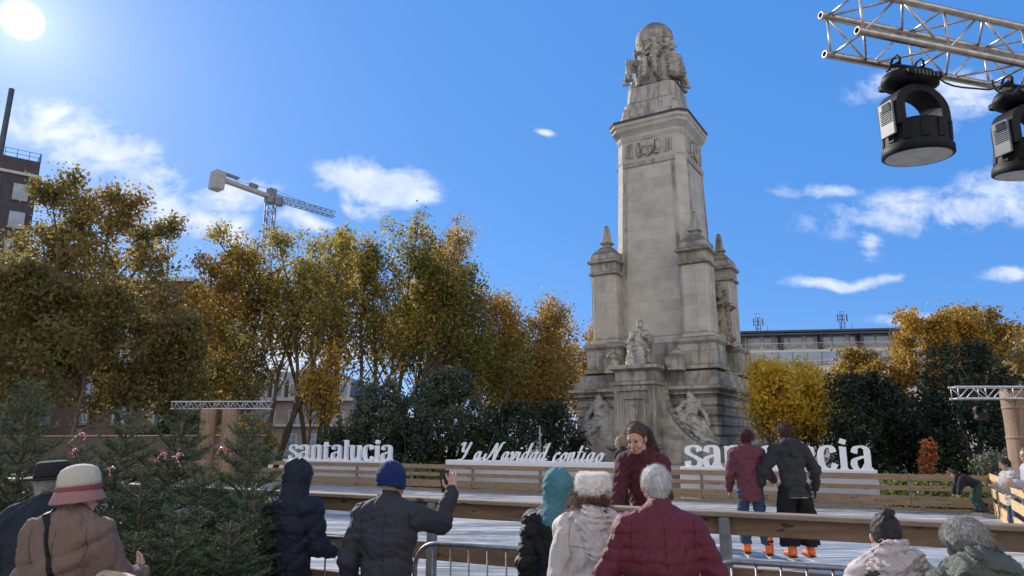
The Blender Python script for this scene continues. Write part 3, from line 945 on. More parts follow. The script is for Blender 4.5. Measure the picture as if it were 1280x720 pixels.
MC = (10.75, 48.0); MPS = rad(-31)
mon = empty('monument', (*MC, 0), MPS, 'tall tapering limestone monument with globe and statues on top and a seated figure in front', 'monument')
e_ = .03
m = MB()
BO = (-.29, 3.0); BX, BY = -.30, 1.9
rectloft(m, [(4.85, 8.05, 0, e_), (4.85, 8.05, 1.15, e_), (4.62, 7.75, 1.35, e_), (4.48, 7.6, 1.42, e_), (4.48, 7.6, 4.45, e_)], BO)
m.build('base_wall', M['stone'], mon)
for k in range(5):                                   # rusticated bands
    z = 1.52 + k * .585
    m = MB(); rectloft(m, [(4.50, 7.62, z, .05), (4.56, 7.68, z + .05, .05), (4.56, 7.68, z + .48, .05), (4.50, 7.62, z + .53, .05)], BO); m.build('stone_course', M['stone'], mon)
m = MB()
rectloft(m, [(q + BX + .28, w2 + 3.02, z, e_) for q, w2, z in ((4.5, 4.6, 4.45), (4.7, 4.8, 4.55), (4.7, 4.8, 4.66), (4.92, 5.0, 4.82), (4.96, 5.05, 4.84), (4.96, 5.05, 5.02), (4.7, 4.75, 5.06), (4.7, 4.6, 5.5), (4.55, 4.3, 5.54), (4.55, 4.2, 5.95), (4.4, 4.0, 6.05), (4.35, 3.8, 6.2))], BO)
m.build('base_cornice', M['stone_plain'], mon)
m = MB(); rectloft(m, [(3.5, 4.2, 6.1, e_), (3.5, 4.2, 7.95, e_)], (0, .9))
m.build('pedestal_core', M['stone'], mon)
for su in (-1, 1):
    for sv in (-1, 1):
        c = (su * 3.08, sv * 2.98)
        m = MB(); rectloft(m, [(1.30, 1.30, 6.1, e_), (1.30, 1.30, 6.32, e_), (1.18, 1.18, 6.4, e_), (1.18, 1.18, 7.62, e_), (1.26, 1.26, 7.70, e_), (1.36, 1.36, 7.82, e_), (1.36, 1.36, 8.0, e_), (1.12, 1.12, 8.1, e_)], c)
        m.build('corner_pedestal', M['stone'], mon)
        m = MB(); rectloft(m, [(.98, .98, 8.05, .16), (.98, .98, 8.3, .16), (.86, .86, 8.38, .16), (.86, .86, 12.75, .16)], c)
        for dx in (-.43, .43):                       # raised strips of the pier faces
            for q in (-1, 1):
                m.box((c[0] + dx, c[1] + q * .88, 10.55), (.56, .05, 4.2)); m.box((c[0] + q * .88, c[1] + dx, 10.55), (.05, .56, 4.2))
        pr = m.build('corner_pier', M['stone_shaft'], mon)
        m = MB(); rectloft(m, [(.87, .87, 12.7, e_), (1.02, 1.02, 12.8, e_), (1.02, 1.02, 12.92, e_), (.9, .9, 12.98, e_), (.9, .9, 13.5, e_), (1.08, 1.08, 13.62, e_), (1.08, 1.08, 13.76, e_), (.92, .92, 13.86, e_), (.9, .9, 14.2, .1), (.72, .72, 14.45, .1), (.55, .55, 14.62, .1), (.42, .42, 14.8, .1)], c)
        m.build('capital', M['stone_plain'], pr)
        m = MB(); rectloft(m, [(.30, .30, 14.78, .05), (.26, .26, 15.0, .05), (.40, .40, 15.08, .05), (.40, .40, 15.18, .05), (.26, .26, 15.24, .03), (.17, .17, 16.25, .03), (.06, .06, 16.42, .02)], c)
        for q in range(4):
            a = q * PI / 2 + PI / 4
            m.sphere((c[0] + .86 * math.cos(a) * 1.1, c[1] + .86 * math.sin(a) * 1.1, 14.02), (.14, .14, .26), 10)
        m.build('obelisk', M['stone_plain'], pr)
# shaft
m = MB()
sh = lambda z: 2.82 - (z - 8) * (.36 / 13.2)
rectloft(m, [(3.0, 3.0, 7.95, .2), (3.0, 3.0, 8.4, .2), (sh(8.4), sh(8.4), 8.5, .55), (sh(21), sh(21), 21.0, .55)])
m.build('shaft', M['stone_shaft'], mon)
m = MB()
for q in range(4):                                   # corner strips and panel frames, one set per face
    R = Matrix.Rotation(q * PI / 2, 3, 'Z')
    for s_ in (-1, 1):
        z0, z1 = 8.6, 20.6
        h0, h1 = sh(z0), sh(z1)
        x0, x1 = s_ * (h0 - .82), s_ * (h1 - .78)
        vs = []
        for (x, hh, z) in ((x0, h0, z0), (x1, h1, z1)):
            for dx, dy in ((-.11, -.02), (.11, -.02), (.11, -.10), (-.11, -.10)):
                vs.append(R @ Vector((x + dx, -(hh) + dy + .05, z)))
        m.add(vs, [(0, 1, 2, 3), (7, 6, 5, 4), (0, 4, 5, 1), (1, 5, 6, 2), (2, 6, 7, 3), (3, 7, 4, 0)])
    m.add([R @ Vector(v) for v in ((-sh(20.7) + .6, -sh(20.7) - .09, 20.55), (sh(20.7) - .6, -sh(20.7) - .09, 20.55), (sh(20.7) - .6, -sh(20.7) + .1, 20.55), (-sh(20.7) + .6, -sh(20.7) + .1, 20.55),
                                   (-sh(20.7) + .6, -sh(20.7) - .14, 20.85), (sh(20.7) - .6, -sh(20.7) - .14, 20.85), (sh(20.7) - .6, -sh(20.7) + .1, 20.85), (-sh(20.7) + .6, -sh(20.7) + .1, 20.85))],
          [(0, 3, 2, 1), (4, 5, 6, 7), (0, 1, 5, 4), (1, 2, 6, 5), (2, 3, 7, 6), (3, 0, 4, 7)])
m.build('shaft_mouldings', M['stone_plain'], mon)
m = MB()
rectloft(m, [(2.46, 2.46, 21.0, .5), (2.42, 2.42, 22.5, .5)])
m.build('frieze', M['stone_shaft'], mon)
for q in range(4):
    R = Matrix.Rotation(q * PI / 2, 4, 'Z')
    m = MB(); m.M = R
    m.prism([(-.5, 22.35), (.5, 22.35), (.5, 21.75), (.36, 21.4), (0, 21.15), (-.36, 21.4), (-.5, 21.75)], -2.66, -2.44)
    for i in range(-1, 2): m.sphere((i * .24, -2.66, 22.45), (.14, .1, .16), 8)
    for s_ in (-1, 1):
        m.sphere((s_ * .72, -2.5, 21.8), (.2, .16, .5), 10)
        m.sphere((s_ * .62, -2.52, 21.3), (.22, .12, .14), 8)
        for i in (0, 1, 2): m.box((s_ * (1.22 + .2 * i), -2.46, 21.75), (.1, .16, 1.1 - .1 * i))
    m.box((.0, -2.69, 21.75), (.06, .06, .9)); m.box((0, -2.69, 21.85), (.8, .06, .06))
    m.build('coat_of_arms', M['stone_plain'], mon)
m = MB()
rectloft(m, [(2.44, 2.44, 22.5, .5), (2.5, 2.5, 22.75, .5), (2.5, 2.5, 22.9, .5), (2.6, 2.6, 23.1, .5), (2.74, 2.74, 23.3, .52), (2.78, 2.78, 23.5, .55), (2.86, 2.86, 23.62, .55), (2.86, 2.86, 23.85, .55), (2.5, 2.5, 23.92, .5)])
m.build('cornice', M['stone_shaft'], mon)
m = MB()
rectloft(m, [(2.90, 2.90, 23.85, .56), (2.94, 2.94, 24.0, .56), (2.4, 2.4, 24.04, .5)])
m.build('cornice_flashing', mat('dark lead flashing', (.05, .05, .055), (.08, .08, .08), .6), mon)
m = MB()
rectloft(m, [(2.25, 2.25, 23.9, .3), (2.2, 2.2, 24.6, .3), (2.05, 2.05, 24.6, .3), (1.95, 1.95, 25.6, .3), (1.8, 1.8, 25.75, .3), (1.75, 1.75, 26.9, .4), (1.35, 1.35, 27.3, .4), (1.25, 1.25, 29.2, .4), (1.0, 1.0, 30.4, .3)])
for q in range(4):
    a = q * PI / 2 + PI / 4
    m.sphere((2.45 * math.cos(a), 2.45 * math.sin(a), 24.7), (.38, .38, .75), 12)
m.build('crown_pedestal', M['stone_plain'], mon)
m = MB(); m.sphere((0, 0, 31.2), 1.40, 40)
for a in (0, .8):
    m.M = Matrix.Translation((0, 0, 31.2)) @ Matrix.Rotation(rad(18), 4, 'X')
m.lathe((0, 0, 0), [(1.40, -.07), (1.425, -.06), (1.425, .06), (1.40, .07)], 40)
m.M = Matrix.Translation((0, 0, 31.2)) @ Matrix.Rotation(rad(90), 4, 'X')
m.lathe((0, 0, 0), [(1.40, -.05), (1.42, -.04), (1.42, .04), (1.40, .05)], 40)
m.M = Matrix(); m.build('globe', M['stone_plain'], mon)


def fig_seated(robe=True, s=1.0, armv=0, seed=0):
    """seated draped statue, faces -y, seat height .55, total about 1.45 (times s)"""
    r = random.Random(seed)
    hx = r.uniform(-.05, .05)
    P = [CAP((0, 0, .55), (0, .02, .98), .17, .19, (0, 1, 0), .72), CAP((-.19, .02, 1.04), (.19, .02, 1.04), .085, .085), CAP((0, .02, 1.05), (hx, -.01, 1.17), .06, .05),
         ELL((hx, -.02, 1.29), (.085, .10, .12)), CAP((hx, -.02, 1.34), (hx, .04, 1.28), .09, .085), CAP((hx, -.11, 1.27), (hx, -.125, 1.25), .015, .02)]
    for sx in (-1, 1):
        kn = (sx * .15 + r.uniform(-.03, .03), -.42 + r.uniform(-.06, .06), .56)
        P += [CAP((sx * .1, -.02, .52), kn, .11, .085), CAP(kn, (sx * .14, -.40 - r.uniform(0, .1), .08), .075, .05), CAP((sx * .14, -.42, .04), (sx * .15, -.56, .03), .045, .035)]
        el = (sx * (.30 + r.uniform(0, .05)), -.03, .80)
        wr_ = [(sx * .16, -.32, .70), (sx * .10, -.20, 1.0), (sx * .33, -.30, .82)][(armv + (0 if sx > 0 else seed)) % 3]
        P += [CAP((sx * .21, .02, 1.03), el, .065, .05), CAP(el, wr_, .05, .035), ELL(wr_, (.04, .05, .04))]
    if robe:
        P += [CAP((0, -.02, .5), (0, -.34, .5), .2, .19, (0, 0, 1), .7), CAP((-.1, -.36, .48), (-.13, -.40, .06), .13, .17), CAP((.1, -.36, .48), (.13, -.40, .06), .13, .17), CAP((0, .05, .95), (0, .12, .3), .2, .26, (0, 1, 0), .6)]
    P += [ELL((0, .02, .26), (.34, .26, .28))]
    for p in P:
        for k_ in ('a', 'b', 'c', 's'):
            if k_ in p: p[k_] = p[k_] * s
        for k_ in ('ra', 'rb'):
            if k_ in p: p[k_] *= s
    return P


def fig_stand(s=1.0, seed=0, robe=True):
    r = random.Random(seed)
    P = [CAP((0, 0, .85), (0, .0, 1.32), .14, .17, (0, 1, 0), .7), CAP((-.17, 0, 1.40), (.17, 0, 1.40), .08, .08), CAP((0, 0, 1.42), (0, -.01, 1.53), .055, .05), ELL((0, -.01, 1.64), (.08, .095, .12))]
    for sx in (-1, 1):
        fw = r.uniform(-.18, .12)
        P += [CAP((sx * .09, 0, .85), (sx * .11, fw * .6, .46), .1, .07), CAP((sx * .11, fw * .6, .46), (sx * .12, fw, .06), .065, .045), CAP((sx * .12, fw, .03), (sx * .13, fw - .13, .03), .04, .035)]
        el = (sx * (.27 + r.uniform(0, .1)), r.uniform(-.15, .05), 1.1 + r.uniform(-.02, .2))
        P += [CAP((sx * .2, 0, 1.38), el, .06, .048), CAP(el, (sx * .15 + r.uniform(-.1, .1), -.25, 1.1 + r.uniform(-.1, .35)), .045, .035)]
    if robe: P += [CAP((0, 0, .9), (0, .02, .1), .17, .24, (0, 1, 0), .75)]
    for p in P:
        for k_ in ('a', 'b', 'c', 's'):
            if k_ in p: p[k_] = p[k_] * s
        for k_ in ('ra', 'rb'):
            if k_ in p: p[k_] *= s
    return P


# figures around the globe
sm_ = [sdf_mesh('statue', fig_seated(i == 1, 2.55, i, i + 3), .04, .05, [M['stone_plain']], (.06, 1.6, i + 1)) for i in range(3)]
for k in range(6):
    a = -PI / 2 + k * PI / 3 + .12
    r_ = .95
    o = link('statue', sm_[k % 3], mon, (r_ * math.cos(a), r_ * math.sin(a), 27.35 + (.3 if k % 2 else 0)), a + PI / 2)
smx = sdf_mesh('statue', fig_stand(2.1, 5), .045, .05, [M['stone_plain']], (.06, 1.6, 9))
for a in (-PI / 2 + .30, -PI / 2 - .50, -PI / 2 + 1.05, -.15, PI + .1):
    link('statue', smx, mon, (1.28 * math.cos(a), 1.28 * math.sin(a), 27.1), a + PI / 2)
# standing group on the right flank
for k, (v, z, s, sd) in enumerate([(-1.5, 8.1, 1.95, 1), (-.75, 8.25, 2.1, 2), (0, 8.2, 2.15, 3), (.8, 8.3, 2.05, 4), (1.5, 8.1, 1.9, 6)]):
    me = sdf_mesh('statue', fig_stand(s, sd), .06, .06, [M['stone_brown']], (.07, 1.5, sd + 20))
    link('statue', me, mon, (3.55 + .25 * (k % 2), v, z), PI / 2)
    if k % 2 == 0: link('statue', me, mon, (-3.55, v, z), -PI / 2)
for s_ in (-1, 1):
    m = MB(); m.box((s_ * 3.35, 0, 8.2), (1.5, 3.8, .5)); m.build('statue_ledge', M['stone_plain'], mon)

# front fountain pedestal with the seated figure
m = MB()
rectloft(m, [(1.42, 1.3, 0, e_), (1.42, 1.3, 1.5, e_), (1.28, 1.15, 1.62, e_), (1.28, 1.15, 5.0, e_), (1.36, 1.25, 5.08, e_), (1.36, 1.25, 5.25, e_), (1.2, 1.08, 5.32, e_), (1.2, 1.08, 5.85, e_), (1.5, 1.4, 6.02, e_), (1.5, 1.4, 6.22, e_), (1.35, 1.25, 6.26, e_)], (0, -5.7))
m.build('front_pedestal', M['stone_plain'], mon)
m = MB()
for a, w_ in ((1.0, .10), (.66, .09), (.36, .12)):
    z0, z1 = 3.3 - a * 1.55, 3.3 + a * 1.45
    for s_ in (-1, 1): m.bbox((s_ * a, -6.9 + .02, (z0 + z1) / 2), (w_, .16, z1 - z0), b=.02)
    for z in (z0, z1): m.bbox((0, -6.9 + .014, z), (2 * a + w_, .16, w_), b=.02)
m.bbox((0, -6.9, 3.35), (.55, .2, .9), b=.03)
m.build('carved_panel', M['stone_plain'], mon)
for s_ in (-1, 1):
    m = MB(); m.bbox((s_ * 2.05, -5.0, 6.4), (.9, .9, .9), b=.04); m.sphere((s_ * 2.05, -5.0, 7.0), (.42, .4, .35), 12); m.sphere((s_ * 1.7, -5.35, 6.5), (.25, .3, .45), 10); m.build('scroll_block', M['stone_plain'], mon)
me = sdf_mesh('seated_figure', fig_seated(True, 2.05, 1, 0), .035, .05, [M['stone_white']], (.045, 1.8, 4))
sf = link('seated_figure', me, mon, (0, -5.55, 6.2), 0)
m = MB(); m.bbox((0, .75, 1.1), (1.3, .3, 1.9), b=.04); m.bbox((0, .2, .45), (1.5, 1.2, .5), b=.05); m.build('throne', M['stone_plain'], sf)
# concave wing walls
for s_ in (-1, 1):
    wx = 3.55 if s_ < 0 else 2.95
    poly = [(s_ * 1.2, 0), (s_ * 1.2, 4.9)]
    for k in range(15):
        t = k / 14
        poly.append((s_ * (1.45 + wx * (1 - math.cos(t * PI / 2)) ** .9), 4.9 - 3.4 * math.sin(t * PI / 2)))
    poly += [(s_ * (wx + 1.6), 1.45), (s_ * (wx + 1.6), 0)]
    m = MB(); m.prism(poly if s_ < 0 else poly, -6.05, -4.6)
    # raised rim along the curve
    for k in range(14):
        t0, t1 = k / 14, (k + 1) / 14
        A = Vector((s_ * (1.45 + wx * (1 - math.cos(t0 * PI / 2)) ** .9), -5.33, 4.9 - 3.4 * math.sin(t0 * PI / 2)))
        B = Vector((s_ * (1.45 + wx * (1 - math.cos(t1 * PI / 2)) ** .9), -5.33, 4.9 - 3.4 * math.sin(t1 * PI / 2)))
        m.path([A, B], .13, 8)
    wq = m.build('wing_wall', M['stone_plain'], mon)
    S_ = []
    def Q(*a, **k): S_.append(CAP(*a, **k))
    x = s_ * (3.1 if s_ < 0 else 2.85)
    Q((x - s_ * .1, -4.95, 3.1), (x + s_ * .05, -4.95, 4.0), .30, .34, (0, 1, 0), .6); Q((x - .42, -4.95, 4.08), (x + .42, -4.95, 4.08), .17, .17)
    S_.append(ELL((x - s_ * .05, -5.05, 4.52), (.18, .2, .25)))
    Q((x + s_ * .4, -4.95, 4.0), (x + s_ * .85, -5.0, 3.3), .14, .11); Q((x + s_ * .85, -5.0, 3.3), (x + s_ * 1.05, -5.1, 2.7), .11, .09)
    Q((x - s_ * .4, -4.95, 4.0), (x - s_ * .95, -5.05, 3.6), .14, .11); Q((x - s_ * .95, -5.05, 3.6), (x - s_ * 1.3, -5.1, 3.2), .1, .08)
    Q((x, -5.0, 3.1), (x + s_ * .7, -5.25, 2.85), .24, .19); Q((x + s_ * .7, -5.25, 2.85), (x + s_ * 1.25, -5.15, 2.0), .17, .11)
    Q((x, -5.0, 3.0), (x + s_ * .35, -5.3, 2.5), .24, .19); Q((x + s_ * .35, -5.3, 2.5), (x + s_ * 1.0, -5.2, 1.75), .17, .11)
    S_.append(ELL((x - s_ * .35, -4.95, 2.95), (.85, .3, .45), [[math.cos(.9 * s_), 0, math.sin(.9 * s_)], [0, 1, 0], [-math.sin(.9 * s_), 0, math.cos(.9 * s_)]]))
    Q((x + s_ * .1, -5.15, 3.0), (x + s_ * .75, -5.3, 1.9), .34, .28, (0, 1, 0), .7); Q((x + s_ * .3, -5.2, 2.6), (x + s_ * 1.25, -5.2, 1.75), .26, .2)
    me = sdf_mesh('reclining_figure', S_, .045, .07, [M['stone_white']], (.05, 1.9, 7)); link('reclining_figure', me, mon)
m = MB(); m.lathe((0, -7.1, 0), [(.35, 0), (.3, .7), (.6, 1.0), (1.5, 1.25), (1.72, 1.42), (1.7, 1.52), (1.5, 1.46), (.6, 1.3)], 36, None, 1, .8)
m.build('fountain_bowl', M['stone_plain'], mon)
m = MB(); m.lathe((0, -7.6, 0), [(4.0, 0), (4.0, .55), (3.9, .62), (3.6, .62), (3.55, .5), (3.5, .3)], 40, None, 1.2, .7)
m.build('fountain_basin', M['stone_plain'], mon)
m = MB(); rectloft(m, [(7.5, 7.5, 0, .5), (7.5, 7.5, .2, .5), (6.9, 6.9, .21, .5), (6.9, 6.9, .42, .5), (6.2, 6.2, .43, .5), (6.2, 6.2, .6, .5)]); m.build('steps', M['stone_plain'], mon)

# ------------------------------------------------------------------ buildings
def facade_building(name, px0, px1, ytop, Y, rz, depth, wallm, winm, label, fh, ww, wh, nfl, gapx, zfirst=4.0, roof=None, framem=None, cat='building'):
    """front face between two photo columns; windows are separate parts"""
    A = at(px0, ytop, Y); B = at(px1, ytop, Y)
    Lx = (B.x - A.x); H = A.z
    e = empty(name, (A.x, Y, 0), rz, label, cat)
    m = MB(); m.box((Lx / 2, depth / 2, H / 2), (Lx, depth, H)); m.build('wall', wallm, e)
    f = MB(); f.box((0, -.06, 0), (ww + .3, .14, wh + .3)); f.box((0, -.16, -wh / 2 - .2), (ww + .5, .3, .14)); fm = f.mesh('window', framem or wallm)
    p = MB(); p.box((0, -.15, 0), (ww, .05, wh)); pm = p.mesh('pane', winm)
    mu = MB(); mu.box((0, -.19, 0), (.08, .03, wh)); mu.box((0, -.185, wh * .15), (ww, .03, .07)); mm = mu.mesh('glazing_bar', framem or wallm)
    n = 0
    nx = max(1, int(Lx / gapx))
    for i in range(nx):
        for j in range(nfl):
            z = H - fh * (j + .75)
            if z < 1.5 or n >= 98: continue
            wn = link('window', fm, e, (Lx * (i + .5) / nx, 0, z)); link('pane', pm, wn); link('glazing_bar', mm, wn); n += 1
    return e, Lx, H


M['brick'] = mat('red brown brick', (.14, .09, .08), (.105, .07, .062), .9, 1.5, detail=6)
M['brick_dark'] = mat('dusky brick', (.085, .068, .075), (.065, .052, .06), .9, 1.5, detail=6)
M['glass'] = mat('window glass', (.24, .34, .46), (.12, .18, .26), .1, .4, spec=1.0)
M['cream'] = mat('cream render', (.66, .62, .56), (.56, .52, .47), .9, 1.0)
M['pale'] = mat('pale stone trim', (.55, .54, .52), (.46, .45, .43), .85, 1.0)
M['slate'] = mat('dark slate', (.07, .075, .09), (.05, .055, .065), .6, 2.0)
M['crane_b'] = mat('grimy stone trim', (.24, .22, .21), (.18, .165, .155), .9, 1.0)
# big brick block behind the left trees
e, Lx, H = facade_building('brick_building', -260, 236, 352, 92, 0, 26, M['brick'], M['glass'], 'large red brown brick block with rows of windows behind the trees on the left', 3.7, 1.6, 2.1, 7, 4.6, framem=M['crane_b'])
m = MB(); m.box((Lx / 2, 13, H + .3), (Lx + .8, 26.8, .6)); m.build('cornice', M['pale'], e)
# tower in the upper left corner
A = at(51, 203, 84); rzb = rad(40)
e = empty('tower_block', (A.x, 84, 0), rzb, 'tall dusky brick tower block in the upper left with a roof railing and mast', 'building')
W_, Ht = 20., A.z
m = MB(); m.box((-W_ / 2, 10, Ht / 2), (W_, 20, Ht)); m.build('wall', M['brick_dark'], e)
m = MB(); m.box((-W_ / 2, 10, Ht - 2.0), (W_ + .5, 20.5, .35)); m.build('ledge', M['pale'], e)
for i in range(5):
    for j in range(6):
        z = Ht - 4.4 - j * 3.6
        f = MB(); f.box((0, -.05, 0), (1.9, .12, 2.4)); wn = f.build('window', M['brick_dark'], e, (-1.6 - i * 3.0, 0, z))
        f = MB(); f.box((0, -.13, 0), (1.6, .06, 2.1)); f.build('pane', M['glass'], wn)
m = MB()
for x in np.arange(-W_, .1, 1.25): m.tube((x, .2, Ht), (x, .2, Ht + 1.1), .04, n=5)
for z in (.55, 1.1): m.tube((-W_, .2, Ht + z), (0, .2, Ht + z), .035, n=5)
for y_ in np.arange(0, 20, 1.25): m.tube((-.1, y_, Ht), (-.1, y_, Ht + 1.1), .04, n=5)
m.tube((-.1, 0, Ht + 1.1), (-.1, 20, Ht + 1.1), .035, n=5)
m.build('roof_railing', M['slate'], e)
pm_ = at(-1, 172, 84); pt_ = at(6, 98, 84)
m = MB(); m.tube((pm_.x, 84, 10), (pm_.x + .6, 84, pt_.z - 1.5), .36, .32, n=16)
tag(m.build('chimney_mast', M['slate']), 'plain grey round mast rising at the far left edge above the tower block', 'mast')
# ornate mansard building
e, Lx, H = facade_building('mansard_building', 296, 440, 500, 118, 0, 22, mat('grey pink masonry', (.34, .29, .28), (.26, .21, .2), .9, 1.0), M['glass'], 'ornate grey and white building with a dark mansard roof between the trees', 3.9, 1.3, 2.4, 4, 3.4, framem=M['pale'])
m = MB(); m.box((Lx / 2, -.2, H + .1), (Lx + 1.2, 1.6, .5)); m.box((Lx / 2, -.25, H - 4.15), (Lx + .4, 1.2, .35)); m.build('cornice', M['pale'], e)
m = MB()
rl = [(Lx / 2, 11, H + .35, .2), (Lx / 2 - .8, 10.2, H + 3.4, .2), (Lx / 2 - 3.5, 7.5, H + 4.9, .2), (1, 5, H + 5.4, .2)]
rectloft(m, rl, (Lx / 2, 11)); rf = m.build('roof', M['slate'], e)
for i in range(7):
    m = MB(); x = Lx * (i + .5) / 7; m.box((x, .1, H + 1.7), (1.9, 1.0, 2.6)); m.prism([(x - 1.15, H + 3.0), (x + 1.15, H + 3.0), (x, H + 3.7)], -.5, .8)
    m.build('dormer', M['pale'], e); m = MB(); m.box((x, -.42, H + 1.6), (1.2, .06, 2.0)); m.build('pane', M['glass'], e)
# long terrace block on the right
A = at(905, 412, 120)
B = at(1330, 398, 112)
rz_ = math.atan2(B.y - A.y, B.x - A.x); Lr = math.hypot(B.x - A.x, B.y - A.y); H = (A.z + B.z) / 2
e = empty('apartment_building', (A.x, A.y, 0), rz_, 'long pale apartment block with stepped glazed terraces and antennas behind the yellow trees', 'building')
m = MB(); m.box((Lr / 2, 14, (H - 7) / 2), (Lr, 20, H - 7)); m.build('wall', M['cream'], e)
m = MB(); m.box((Lr / 2, 14.6, H - 5.2), (Lr - 1, 19, 3.6)); m.box((Lr / 2, 15.6, H - 1.8), (Lr - 2, 17, 3.2)); m.build('attic', M['cream'], e)
m = MB(); m.box((Lr / 2, 15, H - .05), (Lr, 20, .35)); m.box((Lr / 2, 5.6, H - .6), (Lr - 1, 1.8, .3)); m.build('roof', M['slate'], e)
for i in range(22):
    x = Lr * (i + .5) / 22
    m = MB(); m.box((x, 6.95, H - 1.75), (2.0 if i % 3 else 1.2, .14, 1.9)); m.build('attic_window', M['glass'], e)
    m = MB(); m.box((x, 4.95, H - 4.9), (2.6, .14, 2.2)); m.build('window', M['glass'], e)
    for j in range(3):
        m = MB(); m.box((x, 3.9, H - 9.2 - j * 3.3), (1.5, .14, 2.0)); m.build('window', M['glass'], e)
m = MB()
for zz, yy_ in ((H - 6.4, 3.6), (H - 3.2, 5.0)):
    for i in range(90): m.tube((Lr * i / 89, yy_, zz), (Lr * i / 89, yy_, zz + .95), .03, n=4)
    m.tube((0, yy_, zz + .95), (Lr, yy_, zz + .95), .045, n=4)
m.build('terrace_railing', M['pale'], e)
for i in range(8):
    m = MB(); m.box((Lr * (i + .6) / 8, 6.2, H - 1.8), (.5, 1.7, 3.0)); m.build('party_wall', M['slate'], e)
for i, fx in enumerate((.10, .22, .27, .38, .55)):
    m = MB(); m.box((Lr * fx, 12, H + .5), (1.1, 1.1, 1.0)); m.build('chimney', M['cream'], e)
for fx, hh, rr in ((.143, 3.4, 1), (.42, 3.8, 2)):
    m = MB(); x = Lr * fx
    for dx, dy in ((-.4, 0), (.4, 0), (0, .5)): m.tube((x + dx, 10 + dy, H), (x + dx, 10 + dy, H + hh), .07, n=5)
    for k in range(5): m.box((x, 10, H + 1.2 + k * .7), (1.0, .08, .08))
    for k in range(3): m.box((x + (k - 1) * .8, 9.7, H + hh - 1.0), (.18, .14, 1.3))
    m.tube((x + 1.6, 10, H), (x + 1.6, 10, H + 1.8), .06, n=5)
    m.build('antenna', M['slate'], e)

# ------------------------------------------------------------------ tower crane
YC = 160.
cw = at(272, 222, YC); jt = at(410, 266, YC * 1.14); ms = at(339, 246, YC * 1.07)
ms0 = at(339, 300, YC * 1.07)
e = empty('tower_crane', (ms.x, ms.y, 0), 0, 'tower crane with grey counterweight and lattice jib above the trees', 'crane')
O = Vector((ms.x, ms.y, 0))
ax_ = (jt - cw); ax_n = ax_.normalized()


def lattice(m, A, B, w, r, n, tri=False):
    x, y, d = frame_of(B - A)
    cs = [x * w / 2 + y * w / 2, -x * w / 2 + y * w / 2, -x * w / 2 - y * w / 2, x * w / 2 - y * w / 2]
    for c in cs: m.tube(A + c, B + c, r, n=5)
    for i in range(n):
        a, b_ = A.lerp(B, i / n), A.lerp(B, (i + 1) / n)
        for k in range(4):
            c, c2 = cs[k], cs[(k + 1) % 4]
            m.tube(a + (c if i % 2 else c2), b_ + (c2 if i % 2 else c), r * .6, n=4)
            m.tube(a + c, a + c2, r * .6, n=4)


M['crane'] = mat('crane grey steel', (.20, .21, .23), (.14, .15, .17), .6, 1.0)
M['crane_l'] = mat('crane pale steel', (.42, .40, .36), (.34, .32, .3), .6, 1.0)
top = ms - O
m = MB(); lattice(m, Vector((0, 0, 5)), Vector((0, 0, top.z - 2.2)), 2.0, .16, 26); m.build('mast', M['crane'], e)
m = MB(); lattice(m, top + ax_n * 1.0, jt - O + ax_n * 2, 1.5, .085, 22); m.build('jib', M['crane'], e)
m = MB(); d = (cw - ms); x_, y_, z_ = frame_of(d)
Rm = Matrix((x_, z_, y_)).transposed()
m.box((top + (cw - O)) / 2 + Vector((0, 0, -.1)), (1.6, d.length, .8), R=Rm); m.build('counter_jib', M['crane_l'], e)
m = MB(); m.bbox(cw - O - Vector((0, 0, .8)), (3.0, 2.6, 4.6), R=Rm, b=.1); m.build('counterweight', M['crane_l'], e)
m = MB(); m.bbox(top + (cw - ms) * .78 + Vector((0, 0, 1.6)), (1.2, 4.2, .5), R=Rm, b=.05); m.build('walkway_box', M['crane'], e)
m = MB(); m.bbox(top + (cw - ms) * .35 + Vector((0, 0, 1.2)), (.9, 2.2, 1.0), R=Rm, b=.05); m.build('winch', M['crane'], e)
m = MB(); m.bbox(top + Vector((0, 0, -1.0)), (2.6, 2.6, 1.6), b=.1); m.bbox(top + Vector((0, 0, .9)), (1.8, 2.0, 2.4), R=Rm, b=.1); m.build('slewing_unit', M['crane'], e)
m = MB(); m.bbox(top + Vector((2.4, -.8, -1.6)), (1.6, 1.9, 2.2), b=.15); m.build('cab', M['crane'], e)
m = MB(); m.tube(top + Vector((0, 0, 2)), top + (cw - ms) * .7 + Vector((0, 0, .8)), .07, n=4); m.tube(top + Vector((0, 0, 2.2)), top + ax_n * 16 + Vector((0, 0, .9)), .06, n=4)
hk = top + ax_n * 17; m.tube(hk, hk - Vector((0, 0, 9)), .05, n=4); m.build('stay_ropes', M['crane'], e)
# ------------------------------------------------------------------ trees
def leaves(C, n, sig, size, rng, tint0, tspread, flat=.0, ctint=None, upbias=.25, asp=.62):
    """n leaf quads around clump centres C (k,3)"""
    k = len(C)
    idx = rng.integers(0, k, n)
    sg = np.asarray(sig)
    c = C[idx] + rng.normal(0, 1, (n, 3)) * sg
    d = rng.normal(0, 1, (n, 3)); d[:, 2] -= upbias; d /= np.linalg.norm(d, axis=1)[:, None]
    e = rng.normal(0, 1, (n, 3)); e -= (e * d).sum(1)[:, None] * d; e /= np.linalg.norm(e, axis=1)[:, None]
    s = size * rng.uniform(.45, 1.5, n)[:, None]
    V = np.stack([c - d * s * .5, c + e * s * asp * .5, c + d * s * .5, c - e * s * asp * .5], 1).reshape(-1, 3)
    Q = np.arange(4 * n).reshape(n, 4)
    ct = rng.normal(0, tspread * .7, k) if ctint is None else ctint
    t = np.clip(tint0 + ct[idx] + rng.normal(0, tspread, n), 0, 1)
    return V, Q, t


